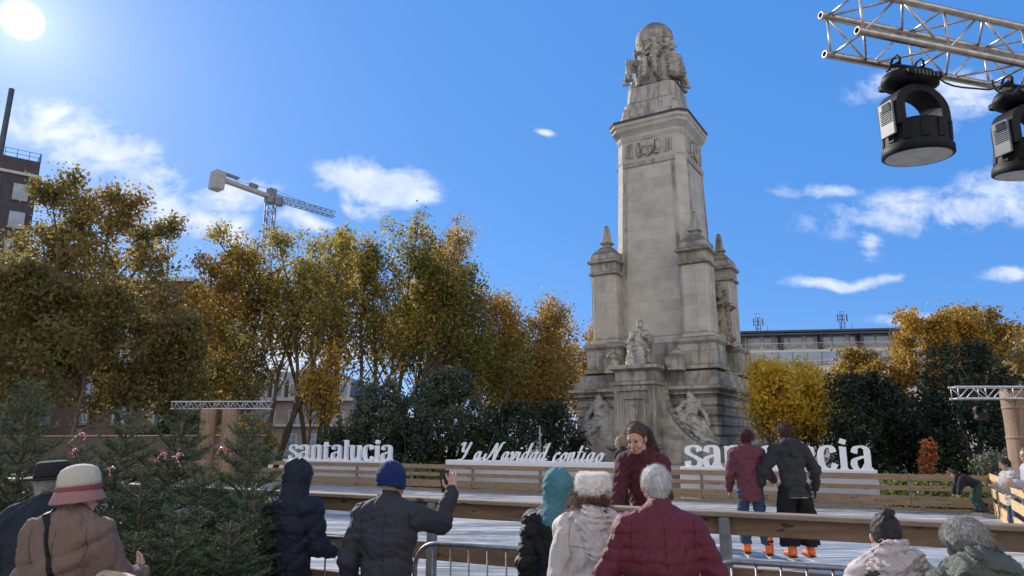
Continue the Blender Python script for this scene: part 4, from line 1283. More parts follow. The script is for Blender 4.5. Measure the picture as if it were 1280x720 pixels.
def grow(rng, H, base, spread, nl, rise, bend=.04, levels=2, twig=5, stems=1):
    """branch skeleton -> (list of tubes, tip points)"""
    tubes = []; tips = []
    def branch(p, d, L, r, lvl):
        n = 6; pts = [p]; rs = [r]
        for i in range(n):
            d = d + rng.normal(0, .10, 3) + np.array([0, 0, rise * .10 if lvl > 0 else .02]); d = d / np.linalg.norm(d)
            p = p + d * L / n; pts.append(p); rs.append(r * (1 - (i + 1) / n * .78))
        tubes.append((pts, rs))
        if lvl >= levels:
            for q in pts[2:]: tips.append(q)
            return
        m = nl if lvl == 0 else twig
        for j in range(m):
            if lvl == 0:
                f = base + (1 - base) * (j + rng.uniform(0, 1)) / m
            else: f = .25 + .75 * (j + rng.uniform(0, 1)) / m
            f = min(f, .99)
            k = min(int(f * n), n - 1); q = pts[k] + (pts[k + 1] - pts[k]) * (f * n - k)
            a = rng.uniform(0, 2 * PI) if lvl else j * 2.4 + rng.uniform(-.5, .5)
            o = np.array([math.cos(a), math.sin(a), 0])
            if lvl == 0:
                l = spread * (1.15 - .75 * max(0, (f - base) / (1 - base)) ** 1.5) * rng.uniform(.8, 1.2)
                dd = o * 1.0 + np.array([0, 0, rise])
            else:
                l = L * rng.uniform(.3, .55); dd = d * .8 + o * .8 + np.array([0, 0, rng.uniform(-.15, .5)])
            branch(q, dd / np.linalg.norm(dd), l, max(rs[k] * .5, .018), lvl + 1)
        tips.append(pts[-1])
    for s in range(stems):
        a = s * 2.4 + 1
        lean = np.array([math.cos(a), math.sin(a), 0]) * (.0 if stems == 1 else .16)
        branch(np.array([math.cos(a), math.sin(a), 0]) * (0 if stems == 1 else .35), np.array([0, 0, 1.]) + lean + rng.normal(0, bend, 3) * [1, 1, 0], H * (1 if s == 0 else rng.uniform(.8, 1)), H * .007 + .06, 0)
    return tubes, np.array(tips)


M['bark'] = mat('grey brown bark', (.14, .115, .09), (.07, .058, .045), .95, 3.0, bump=.02, stretch=(1, 1, .3))
M['bark_pale'] = mat('mottled plane bark', (.24, .22, .17), (.10, .09, .07), .95, 2.0, bump=.02, stretch=(1, 1, .5))
LM = {
    'plane': leafmat('plane leaves turning', [(.13, .11, .055), (.20, .165, .05), (.21, .19, .06), (.38, .26, .065), (.52, .36, .09)], .58),
    'poplar': leafmat('green gold leaves', [(.09, .11, .035), (.16, .18, .05), (.28, .26, .06), (.46, .34, .07), (.56, .38, .08)], .58),
    'rust': leafmat('rusty brown leaves', [(.13, .115, .05), (.23, .18, .055), (.38, .25, .065), (.48, .29, .08), (.56, .37, .10)], .58),
    'gold': leafmat('yellow leaves', [(.36, .25, .03), (.62, .42, .03), (.78, .52, .05), (.86, .60, .10)], .56),
    'orange': leafmat('orange gold leaves', [(.16, .13, .05), (.30, .20, .04), (.50, .29, .045), (.62, .38, .06)], .42),
    'dark': leafmat('dark evergreen foliage', [(.010, .020, .010), (.018, .032, .015), (.034, .052, .023), (.075, .098, .048)], .2),
    'olive': leafmat('grey green olive foliage', [(.045, .06, .035), (.08, .10, .06), (.13, .155, .10), (.20, .22, .15)], .25),
    'red': leafmat('red maple leaves', [(.20, .06, .025), (.36, .11, .035), (.46, .18, .05)], .4),
    'hedge': leafmat('bright low shrub leaves', [(.05, .08, .02), (.10, .15, .03), (.20, .24, .05), (.32, .30, .08)], .35),
}


def tree(px, ytop, Y, kind, spread, label, group, n=9000, leaf=.22, base=.3, nl=13, rise=1.3, sig=.42, tint=.45, tsp=.18, seed=0, barkm='bark', stems=1, levels=2, twig=5, name='broadleaf_tree', cat='tree'):
    rng = np.random.default_rng(seed + 100)
    H = at(px, ytop, Y).z; X = colx(px, Y, H * .6)
    tubes, tips = grow(rng, H * .97, base, spread, nl, rise, levels=levels, twig=twig, stems=stems)
    tips = tips[tips[:, 2] > H * base * .55]
    zmax = tips[:, 2].max(); k_ = (H - sig * 1.2) / zmax
    e = empty(name, (X, Y, 0), 0, label, cat, group)
    m = MB()
    for pts, rs in tubes:
        m.path([tuple(p) for p in pts], rs, 6 if rs[0] < .1 else 9, cap=False)
    me = m.mesh('trunk', M[barkm]); me.transform(Matrix.Diagonal((1, 1, k_, 1)))
    link('trunk', me, e)
    tips = tips * [1, 1, k_]
    keep = rng.permutation(len(tips))[:max(60, int(n / 24))]
    nn = int(n * .90)
    V, Q, t = leaves(tips[keep], nn, (sig * .72, sig * .72, sig * .6), leaf * 1.18, rng, tint, tsp)
    V2, Q2, t2 = leaves(tips, n - nn, (sig, sig, sig), leaf, rng, tint, tsp)
    V = np.concatenate([V, V2]); Q = np.concatenate([Q, Q2 + len(V) - len(V2)]); t = np.concatenate([t, t2])
    link('crown', fastmesh('crown', V, Q, [LM[kind]], False, attr=t), e)
    return e


def shrub(px, ytop, Y, kind, rx, label, group, n=9000, leaf=.16, lobes=16, seed=0, tint=.5, tsp=.2, name='shrub', cat='shrub', zb=.1, ry=None, spiky=.0):
    """dense plant: leaves on many overlapping lobes, short stem below"""
    rng = np.random.default_rng(seed + 500)
    H = at(px, ytop, Y).z; X = colx(px, Y, H * .6); ry = ry or rx
    e = empty(name, (X, Y, 0), 0, label, cat, group)
    m = MB()
    for k in range(5):
        a = k * 1.26; m.path([(0.1 * math.cos(a), .1 * math.sin(a), 0), (rx * .25 * math.cos(a), ry * .25 * math.sin(a), H * .4), (rx * .4 * math.cos(a + .3), ry * .4 * math.sin(a + .3), H * .75)], [.09 * H / 5 + .02, .06 * H / 5 + .012, .02], 6)
    m.build('trunk', M['bark'], e)
    P = []
    for i in range(lobes):
        u = rng.uniform(0, 1); a = rng.uniform(0, 2 * PI)
        z = zb * H + (H * .93 - zb * H) * u
        w_ = math.sqrt(max(0.02, 1 - (2 * u - .85) ** 2 * .75)) * rng.uniform(.35, .8)
        c = np.array([rx * w_ * math.cos(a), ry * w_ * math.sin(a), z]); r = rng.uniform(.22, .42) * min(rx, H * .4)
        k = n // lobes // 12
        d = rng.normal(0, 1, (k, 3)); d /= np.linalg.norm(d, axis=1)[:, None]
        p = c + d * r * rng.uniform(.55, 1.15, (k, 1)) * np.array([1, 1, 1.2 + spiky]); P.append(p)
    P = np.concatenate(P); P = P[P[:, 2] < H * 1.0]; P[:, 2] = np.maximum(P[:, 2], .05)
    V, Q, t = leaves(P, n, leaf * .75, leaf, rng, tint, tsp, upbias=.0)
    link('crown', fastmesh('crown', V, Q, [LM[kind]], False, attr=t), e)
    return e


G1 = 'plane trees on the left'; G2 = 'tall slender trees left of the monument'; G3 = 'golden trees on the right in front of the apartment block'; G4 = 'dark evergreens on the right'; G5 = 'dense shrubs in the middle behind the letters'
for i, (px, yt, Y, sp, kind, lab, tn) in enumerate([
        (-30, 262, 40, 4.2, 'plane', 'brownish plane tree cut off by the left edge below the tower block', .45),
        (52, 218, 42, 4.0, 'plane', 'brownish plane tree rising to the height of the tower block parapet', .45),
        (118, 236, 45, 3.6, 'plane', 'greenish brown plane tree second from the tower block', .4),
        (170, 226, 41, 4.2, 'rust', 'tallest rusty brown plane tree in the left group', .38),
        (232, 290, 44, 3.6, 'orange', 'plane tree with orange gold crown edge right of the tallest rusty one', .35),
        (292, 318, 47, 3.8, 'plane', 'olive brown plane tree with gaps to the sky just left of the crane mast', .35),
        (8, 300, 36, 3.8, 'plane', 'lower shaded plane tree in front at the far left', .4),
        (100, 340, 37, 3.6, 'plane', 'lower brown tree in front of the brick block windows', .4),
        (205, 385, 38, 3.4, 'plane', 'lower shaded tree above the distant truss end', .35),
        (262, 392, 52, 3.4, 'poplar', 'dark tree right behind the pair of timber columns', .2)]):
    tree(px, yt, Y, kind, sp, lab, G1, n=10000, leaf=.20, base=.18, nl=15, rise=.8, sig=.5, tint=tn, tsp=.2, seed=i, barkm='bark_pale')
for i, (px, yt, Y, sp, kind, lab, tn) in enumerate([
        (352, 274, 46, 2.5, 'poplar', 'slender tree with bare lower stems directly below the crane jib', .5),
        (402, 264, 50, 2.4, 'poplar', 'slender green gold tree where the crane jib ends', .5),
        (440, 276, 47, 2.3, 'poplar', 'slender tree below the round white cloud', .55),
        (488, 248, 49, 2.8, 'poplar', 'highest green brown tree of the middle row', .42),
        (532, 262, 51, 2.6, 'rust', 'slender tree with a rusty top right of the highest one', .45),
        (572, 296, 55, 2.4, 'rust', 'rusty brown slender tree left of the dark pointed one', .4),
        (617, 306, 50, 2.2, 'poplar', 'dark green pointed tree standing out in the middle row', .15),
        (655, 356, 58, 2.6, 'rust', 'rusty orange tree right of the dark pointed one', .6),
        (690, 376, 60, 2.4, 'rust', 'thin brown tree third from the monument', .5),
        (716, 388, 62, 2.2, 'orange', 'small golden brown tree next to the monument on its left', .5),
        (742, 400, 66, 2.0, 'gold', 'yellow tree half hidden by the left flank of the monument', .4),
        (398, 425, 44, 1.3, 'orange', 'low golden leaved tree above the left white letters', .5),
        (515, 350, 56, 2.8, 'poplar', 'shorter tree filling the gap below the highest one', .35),
        (600, 385, 60, 2.8, 'rust', 'shorter rusty tree below the dark pointed one', .45),
        (640, 400, 56, 2.6, 'poplar', 'short green brown tree above the dark shrubs right of the middle', .4),
        (676, 420, 54, 2.4, 'rust', 'short golden brown tree above the darkest shrubs', .6),
        (584, 340, 62, 2.6, 'poplar', 'green gold tree filling the gap left of the dark pointed one', .5)]):
    tree(px, yt, Y, kind, sp * (1.35 if px < 560 else 1.75), lab, G2, n=(3200 if yt == 425 else 9300 if px < 560 else 10500), leaf=.19, base=(.36 if px < 560 else .16), nl=(16 if px < 560 else 22), rise=(1.35 if px < 560 else 1.0), sig=(.48 if px < 560 else .58), tint=tn + .13, tsp=.24, seed=i + 40, stems=3 if px < 560 else 1)
for i, (px, yt, Y, rx, kind, lab, tn, n) in enumerate([
        (472, 470, 39, 2.1, 'olive', 'grey green rounded olive shrub left of the larger dark shrub', .5, 16000),
        (560, 460, 38, 2.4, 'olive', 'largest dark grey green shrub in the middle behind the rink', .28, 20000),
        (640, 498, 41, 2.4, 'dark', 'very dark shrub left of the monument group', .5, 9000),
        (694, 502, 43, 2.2, 'dark', 'very dark shrub touching the monument base on the left', .5, 9000),
        (520, 520, 36, 2.2, 'dark', 'low dark shrub between the olive shrub and the largest shrub', .5, 8000),
        (605, 530, 37, 2.0, 'dark', 'low dark shrub in front of the middle row', .5, 8000),
        (430, 535, 37, 1.6, 'dark', 'low dark shrub behind the left white letters', .6, 6000),
        (300, 520, 36, 2.2, 'rust', 'low rusty shrub right of the pair of timber columns', .5, 8000),
        (215, 525, 38, 2.4, 'dark', 'dark shrub left of the pair of timber columns', .5, 9000)]):
    shrub(px, yt, Y, kind, rx, lab, G5, n=n, leaf=.15, seed=i, tint=tn, lobes=26)
for i, (px, yt, Y, sp, kind, lab, tn) in enumerate([
        (1048, 452, 66, 3.6, 'orange', 'pale orange tree just right of the bright yellow one', .5),
        (1100, 432, 62, 3.6, 'orange', 'orange gold tree directly above the left dark evergreen', .35),
        (1150, 392, 60, 4.0, 'orange', 'orange gold tree between the two evergreens', .6),
        (1205, 378, 58, 4.2, 'orange', 'tallest orange gold tree above the right dark evergreen', .5),
        (1262, 376, 60, 4.2, 'orange', 'orange brown tree at the right edge', .4),
        (1300, 392, 52, 4.0, 'rust', 'rusty tree cut off by the right edge', .6)]):
    tree(px, yt - 4, Y, kind, sp, lab, G3, n=11500, leaf=.22, base=.25, nl=15, rise=.9, sig=.5, tint=tn, tsp=.2, seed=i + 80)
tree(968, 436, 40, 'gold', 2.2, 'bright yellow tree beside the right flank of the monument', G3, n=11500, leaf=.17, base=.12, nl=20, rise=1.5, sig=.42, tint=.6, seed=90, stems=3)
tree(1008, 438, 41, 'gold', 2.0, 'bright yellow green tree between the first yellow tree and the evergreens', G3, n=9500, leaf=.17, base=.12, nl=20, rise=1.5, sig=.42, tint=.5, seed=91, stems=3)
for i, (px, yt, Y, rx, lab) in enumerate([(1078, 468, 36, 2.4, 'dark evergreen tree right of the bright yellow trees'), (1205, 428, 33, 2.7, 'larger and taller dark evergreen tree near the right truss'),
                                          (1135, 500, 38, 2.2, 'low dark evergreen between the two taller ones'), (1275, 470, 36, 2.2, 'dark evergreen cut off by the right edge behind the timber column')]):
    shrub(px, yt, Y, 'dark', rx, lab, G4, n=19000, leaf=.15, seed=i + 30, lobes=44, tint=.42, tsp=.3, name='evergreen_tree', cat='tree', spiky=.2)
tree(1161, 548, 26, 'red', .36, 'small bright red maple in front of the evergreens', None, n=1500, leaf=.10, base=.1, nl=10, rise=1.6, sig=.14, tint=.5, seed=95, name='maple_tree')
shrub(1250, 548, 22, 'olive', .75, 'pale grey green bush behind the person with the phone', None, n=4000, leaf=.08, seed=60, tint=.65)
for i, px in enumerate((405, 424, 443, 470, 500, 526, 548, 1108, 1132, 1156, 1180, 1204, 1226)):
    p = on_line(FAR0 + DV * (1.0 + .3 * (i % 3)), FDIR, px)
    rng = np.random.default_rng(900 + i)
    e = empty('planting', (p.x, p.y, 0), 0, 'low leafy bright green plant number in the bed behind the far railing', 'plant', 'low plants in the bed behind the far railing')
    k = 60; a = rng.uniform(0, 2 * PI, k); r = rng.uniform(.05, .5, k)
    C = np.stack([r * np.cos(a), r * np.sin(a), rng.uniform(.1, .95, k)], 1)
    V, Q, t = leaves(C, 700, .07, .09, rng, .55, .2)
    m = MB()
    for q in range(6): m.path([(0, 0, 0), tuple(C[q] * [1, 1, .6]), tuple(C[q])], [.012, .008, .004], 5)
    m.build('stem', M['bark'], e)
    link('foliage', fastmesh('foliage', V, Q, [LM['hedge']], attr=t), e)
    e['label'] = 'low leafy green plant behind the far railing ' + ('between the left letters and script board' if px < 600 else 'right of the right letters')

# ------------------------------------------------------------------ fir trees in the foreground
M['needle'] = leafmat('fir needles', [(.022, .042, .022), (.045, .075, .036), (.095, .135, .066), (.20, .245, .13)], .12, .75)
M['fir_bark'] = mat('fir bark', (.16, .125, .09), (.09, .07, .05), .9, 12, bump=.004)


def fir_meshes(H, R, seed):
    rng = np.random.default_rng(seed)
    wood = MB(); S0 = []; S1 = []
    wood.path([(0, 0, 0), (.01, .01, H * .5), (0.0, .0, H)], [.035, .022, .005], 8)
    z = H * .08; k = 0
    while z < H - .10:
        f = 1 - z / H
        nb = int(rng.integers(6, 9)); L0 = R * (f ** .75) * 1.0 + .06
        for j in range(nb):
            a = 2 * PI * (j + rng.uniform(-.25, .25)) / nb + k * .6
            L = L0 * rng.uniform(.75, 1.15); rise = .05 + .75 * (1 - f) ** 1.2 + rng.uniform(-.06, .08)
            d = np.array([math.cos(a), math.sin(a), rise]); d /= np.linalg.norm(d)
            p = np.array([0, 0, z]); pts = [p]; n = 5
            for i in range(n):
                d = d + np.array([0, 0, .05 - .03 * f]) + rng.normal(0, .03, 3); d /= np.linalg.norm(d)
                p = p + d * L / n; pts.append(p)
                if i > 0: S0.append(pts[-2]); S1.append(p)
            wood.path([tuple(q) for q in pts], [.010, .009, .007, .006, .004, .003], 5, cap=False)
            # side twigs in the branch plane
            sdir = np.cross(d, [0, 0, 1]); sdir /= np.linalg.norm(sdir)
            m = max(2, int(L / .065))
            for i in range(m):
                t = .18 + .8 * (i + .5) / m; ii = min(int(t * n), n - 1); q = pts[ii] + (pts[ii + 1] - pts[ii]) * (t * n - ii)
                for s in (-1, 1):
                    l = min(.30, (1 - t) * L * .55 + .06) * rng.uniform(.7, 1.15)
                    dd = d * .75 + sdir * s * .75 + rng.normal(0, .1, 3) + [0, 0, .05]; dd /= np.linalg.norm(dd)
                    q2 = q + dd * l; S0.append(q); S1.append(q2)
                    if l > .14:
                        for s2 in (-1, 1):
                            d3 = dd * .8 + np.cross(dd, [0, 0, 1]) * s2 * .7; q3 = q + dd * l * .45; S0.append(q3); S1.append(q3 + d3 * l * .4)
        z += (.13 + .03 * rng.uniform(-1, 1)) * (.7 + .6 * (1 - f)); k += 1
    S0.append(np.array([0, 0, H - .22])); S1.append(np.array([0, 0, H]))
    S0 = np.array(S0); S1 = np.array(S1)
    seg = S1 - S0; ln = np.linalg.norm(seg, axis=1)
    cnt = np.maximum(3, (ln / .0034).astype(int))
    idx = np.repeat(np.arange(len(S0)), cnt); n = len(idx)
    t = rng.uniform(0, 1, n); p = S0[idx] + seg[idx] * t[:, None]; d = seg[idx] / ln[idx][:, None]
    u = np.cross(d, [0, 0, 1.]); u /= (np.linalg.norm(u, axis=1)[:, None] + 1e-9); v = np.cross(u, d)
    a = rng.normal(PI / 2, 1.05, n)
    nd = d * .55 + u * np.cos(a)[:, None] + v * np.sin(a)[:, None] * .8; nd /= np.linalg.norm(nd, axis=1)[:, None]
    L = rng.uniform(.020, .032, n)[:, None]; w_ = .0021
    sd = np.cross(nd, rng.normal(0, 1, (n, 3))); sd /= np.linalg.norm(sd, axis=1)[:, None]
    V = np.stack([p - sd * w_, p + sd * w_, p + nd * L], 1).reshape(-1, 3); Q = np.arange(3 * n).reshape(n, 3)
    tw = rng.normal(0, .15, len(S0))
    return wood.mesh('trunk', M['fir_bark']), fastmesh('needles', V, Q, [M['needle']], attr=np.clip(.28 + .35 * t + tw[idx] + rng.normal(0, .2, n), 0, 1))  # lighter toward twig ends: sunlit tips painted into the needle tint


FG = 'cut fir trees crowded at the left in front of the rink'
fv = [fir_meshes(2.35, .80, 1), fir_meshes(2.1, .85, 2), fir_meshes(2.2, .75, 3)]
firs = [(38, 476, 6.1, 0, 0, 'tallest fir tree at the left with a bare spiky top above the hoarding'), (150, 508, 6.6, 2, .10, 'fir tree whose pale leader leans right behind the woman in the cream hat'),
        (212, 508, 6.9, 1, .16, 'fir tree with a long pale leaning leader left of the timber columns'), (312, 512, 6.3, 2, .03, 'slim fir tree with a straight top just left of the dark hooded person'),
        (-40, 545, 5.6, 1, 0, 'fir tree cut off by the left edge behind the man in the dark hat'), (100, 556, 5.7, 0, .02, 'fir tree directly above the cream and red hat'),
        (182, 588, 5.5, 1, -.03, 'short dense fir tree right of the woman in the camel coat'), (250, 580, 5.8, 0, .04, 'short dense fir tree in the middle of the fir group'),
        (320, 606, 5.5, 2, .0, 'low fir tree beside the dark hooded person'), (222, 640, 4.9, 1, .02, 'lowest fir tree in front at the bottom edge'), (10, 610, 6.8, 2, 0, 'fir tree deep in the shade behind the dark hat'), (285, 650, 5.0, 2, 0.03, 'low front fir tree at the bottom edge nearest the hooded person'),
        (170, 665, 4.8, 0, 0, 'low front fir tree right of the tan handbag')]
for i, (px, yt, Y, v_, ln_, lab) in enumerate(firs):
    p = at(px, yt, Y); H0 = (2.35, 2.1, 2.2)[v_]; s = p.z / H0
    e = empty('fir_tree', (p.x - ln_ * p.z * .5, Y, 0), i * 1.7, lab, 'fir tree', FG)
    e.rotation_euler = (0, 0, i * 1.7)
    sc_ = Matrix.Rotation(ln_, 4, 'Y')
    e.rotation_euler = (sc_ @ Matrix.Rotation(i * 1.7, 4, 'Z')).to_euler()
    e.scale = (max(s, .82) * 1.0, max(s, .82), s)
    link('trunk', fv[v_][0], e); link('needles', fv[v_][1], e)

# red and white candy canes hung in the firs
M['cane'] = None
m_, nt, bs, tc = newmat('candy stripe')
sx = nt.node('ShaderNodeSeparateXYZ'); nt.l.new(tc, sx.inputs[0])
s_ = nt.math('SINE', nt.math('MULTIPLY', nt.math('ADD', sx.outputs[2], nt.math('MULTIPLY', sx.outputs[0], .8)), 190.))
nt.l.new(nt.mix(nt.math('GREATER_THAN', s_, 0.0), (.62, .50, .50), (.48, .07, .10)), bs.inputs['Base Color']); bs.inputs['Roughness'].default_value = .25
for i, (px, py, Y, rz, s, lab) in enumerate([(101, 541, 5.6, .3, 1.1, 'glossy red and white ornament hanging highest above the cream hat'), (90, 566, 5.3, 1.2, .9, 'pink red hooked ornament just above the brim of the dark hat'),
                                             (203, 566, 5.4, -.4, 1.0, 'red and white hooked ornament left of the pair, in the middle firs'), (220, 571, 5.4, .9, 1.0, 'red and white hooked ornament right of the pair, in the middle firs'),
                                             (275, 560, 5.7, .2, 1.1, 'red and white ornament below the pair of timber columns'), (137, 586, 5.3, .1, .7, 'small pink ornament beside the crown of the cream hat')]):
    m = MB(); pts = [(0, 0, -.13), (0, 0, -.02)] + [(.035 - .035 * math.cos(a), 0, -.02 + .035 * math.sin(a)) for a in np.linspace(.3, PI + .2, 8)]
    m.path([Vector(p) * s * .75 for p in pts], .0065 * s, 8)
    o = m.build('candy_cane', m_, None, at(px, py, Y), rz); o.rotation_euler = (.3 * math.sin(i * 2), .9 * math.sin(i * 3 + 1), rz)
    tag(o, lab, 'ornament', 'candy canes hung in the fir trees')
    b = MB(); b.path([(0, 0, 0), (.03 * s, .01, .02 * s), (.045 * s, 0, .0), (.02 * s, -.01, -.008 * s), (-.02 * s, .01, .012 * s), (-.04 * s, 0, -.004 * s), (0, 0, 0)], .0045, 5); b.build('bow', mat('red bow', (.45, .10, .13), rough=.6) if i == 0 else bpy.data.materials['red bow'], o)
# ------------------------------------------------------------------ people
M['skin'] = mat('skin', (.52, .31, .22), (.45, .25, .17), .5, 9, spec=.4)
M['skin_old'] = mat('older skin', (.50, .29, .22), (.42, .23, .17), .55, 9, spec=.4)
M['eye'] = mat('eye', (.03, .02, .015), (.02, .015, .01), .15, 9)
M['lips'] = mat('lips', (.42, .14, .12), (.38, .12, .1), .4, 9)


def hairmat(name, c1, c2):
    m, nt, bs, tc = newmat(name)
    n = nt.noise(nt.mapping(tc, (60, 60, 9)), 2.0, 3.0)
    nt.l.new(nt.ramp(n, [(.35, c1), (.65, c2)]), bs.inputs['Base Color']); bs.inputs['Roughness'].default_value = .6; bs.inputs['Specular IOR Level'].default_value = .3
    b = nt.node('ShaderNodeBump'); b.inputs['Strength'].default_value = .6; b.inputs['Distance'].default_value = .004
    nt.l.new(n, b.inputs['Height']); nt.l.new(b.outputs[0], bs.inputs['Normal'])
    return m


HM = {'brown': hairmat('dark brown hair', (.045, .024, .014), (.09, .05, .028)), 'black': hairmat('black hair', (.012, .010, .010), (.03, .022, .02)), 'white': hairmat('white hair', (.62, .60, .58), (.38, .36, .35)),
      'grey': hairmat('grey curly hair', (.42, .40, .38), (.20, .19, .18)), 'auburn': hairmat('auburn curls', (.16, .06, .028), (.075, .03, .015)), 'ash': hairmat('ash brown hair', (.17, .13, .10), (.09, .07, .055)),
      'fur': hairmat('cream fake fur', (.88, .85, .79), (.78, .73, .66)), 'wine': hairmat('dark red brown hair', (.08, .022, .022), (.04, .012, .012))}


def strands(V, Nn, n, L, w_, down, jit, rng, segs=3, curl=0.0, zmin=None, off=0.0, back=0.0):
    i = rng.integers(0, len(V), n)
    p = V[i] + Nn[i] * off
    d = Nn[i] * (1 - down) + np.array([0, -back, -down]) + rng.normal(0, jit, (n, 3)); d /= np.linalg.norm(d, axis=1)[:, None]
    l = L * rng.uniform(.5, 1.2, n)[:, None] / segs
    rows = []
    ph = rng.uniform(0, 6.28, n)[:, None]
    for s in range(segs + 1):
        sd = np.cross(d, Nn[i] + .01); sd /= np.linalg.norm(sd, axis=1)[:, None] + 1e-9
        ww = w_ * (1 - .75 * s / segs)
        rows.append((p - sd * ww, p + sd * ww))
        up = np.cross(sd, d)
        d = d + np.array([0, 0, -down * .35]) + curl * (sd * np.cos(ph + s * 2.0) + up * np.sin(ph + s * 2.0)); d /= np.linalg.norm(d, axis=1)[:, None]
        p = p + d * l
    VV = np.stack([r for row in rows for r in row], 1).reshape(-1, 3); k = 2 * (segs + 1)
    b = np.arange(n)[:, None] * k
    Q = np.concatenate([np.concatenate([b + 2 * s, b + 2 * s + 1, b + 2 * s + 3, b + 2 * s + 2], 1) for s in range(segs)])
    return VV, Q


def hair_mesh(name, prims, matl, vox, wr, st, seed=0):
    me = sdf_mesh('tmp_hair', prims, vox, .02, [matl], wr)
    n = len(me.vertices); V = np.empty(n * 3, np.float32); N_ = np.empty(n * 3, np.float32)
    me.vertices.foreach_get('co', V); me.vertices.foreach_get('normal', N_); V = V.reshape(-1, 3); N_ = N_.reshape(-1, 3)
    Q = np.empty(len(me.polygons) * 4, np.int32); me.polygons.foreach_get('vertices', Q); Q = Q.reshape(-1, 4)
    rng = np.random.default_rng(seed)
    SV, SQ = strands(V, N_, rng=rng, **st)
    bpy.data.meshes.remove(me)
    return fastmesh(name, np.concatenate([V, SV]), np.concatenate([Q, SQ + len(V)]), [matl], True)


def stitch(o, c, lines, colr=(.02, .02, .02), r=.0021):
    """seams and stitch lines lying on garment c; lines are lists of (point, direction) rays"""
    from mathutils.bvhtree import BVHTree
    me = c.data
    bvh = BVHTree.FromPolygons([v.co.copy() for v in me.vertices], [tuple(p.vertices) for p in me.polygons])
    for ln in lines:
        P = []
        for p, d in ln:
            h = bvh.ray_cast(Vector(tuple(p)), Vector(tuple(d)))
            if h[0] is not None: P.append(h[0] + h[1] * r * .2)
        if len(P) > 3:
            m = MB(); m.path(P, r, 5); m.build('seam', mat('seam thread', colr, rough=.8), c)


def back_seams(f, c, colr, hem=-.12, yoke=True, arm=True, center=True):
    b = -f.dep; L = []
    if center: L.append([(f.U(.002 * math.sin(i), 0, .53 - i * (.53 - hem) / 24) + b * .6, -b) for i in range(25)])
    if yoke: L.append([(f.U(-.17 + .34 * i / 20, 0, .40 - .012 * math.sin(PI * i / 20)) + b * .6, -b) for i in range(21)])
    if arm:
        for sx in (-1, 1): L.append([(f.U(sx * (.150 * f.wide ** .5 + .012 * math.sin(PI * i / 14)), 0, .54 - .19 * i / 14) + b * .6, -b) for i in range(15)])
    L.append([(f.U(-.2 * f.wide + .4 * f.wide * i / 24, 0, hem + .03) + b * .6, -b) for i in range(25)])
    stitch(None, c, L, colr)


def Rz(a): c, s = math.cos(a), math.sin(a); return np.array([[c, -s, 0], [s, c, 0], [0, 0, 1.]])
def Rx(a): c, s = math.cos(a), math.sin(a); return np.array([[1, 0, 0], [0, c, -s], [0, s, c]])
def Ry(a): c, s = math.cos(a), math.sin(a); return np.array([[c, 0, s], [0, 1, 0], [-s, 0, c]])


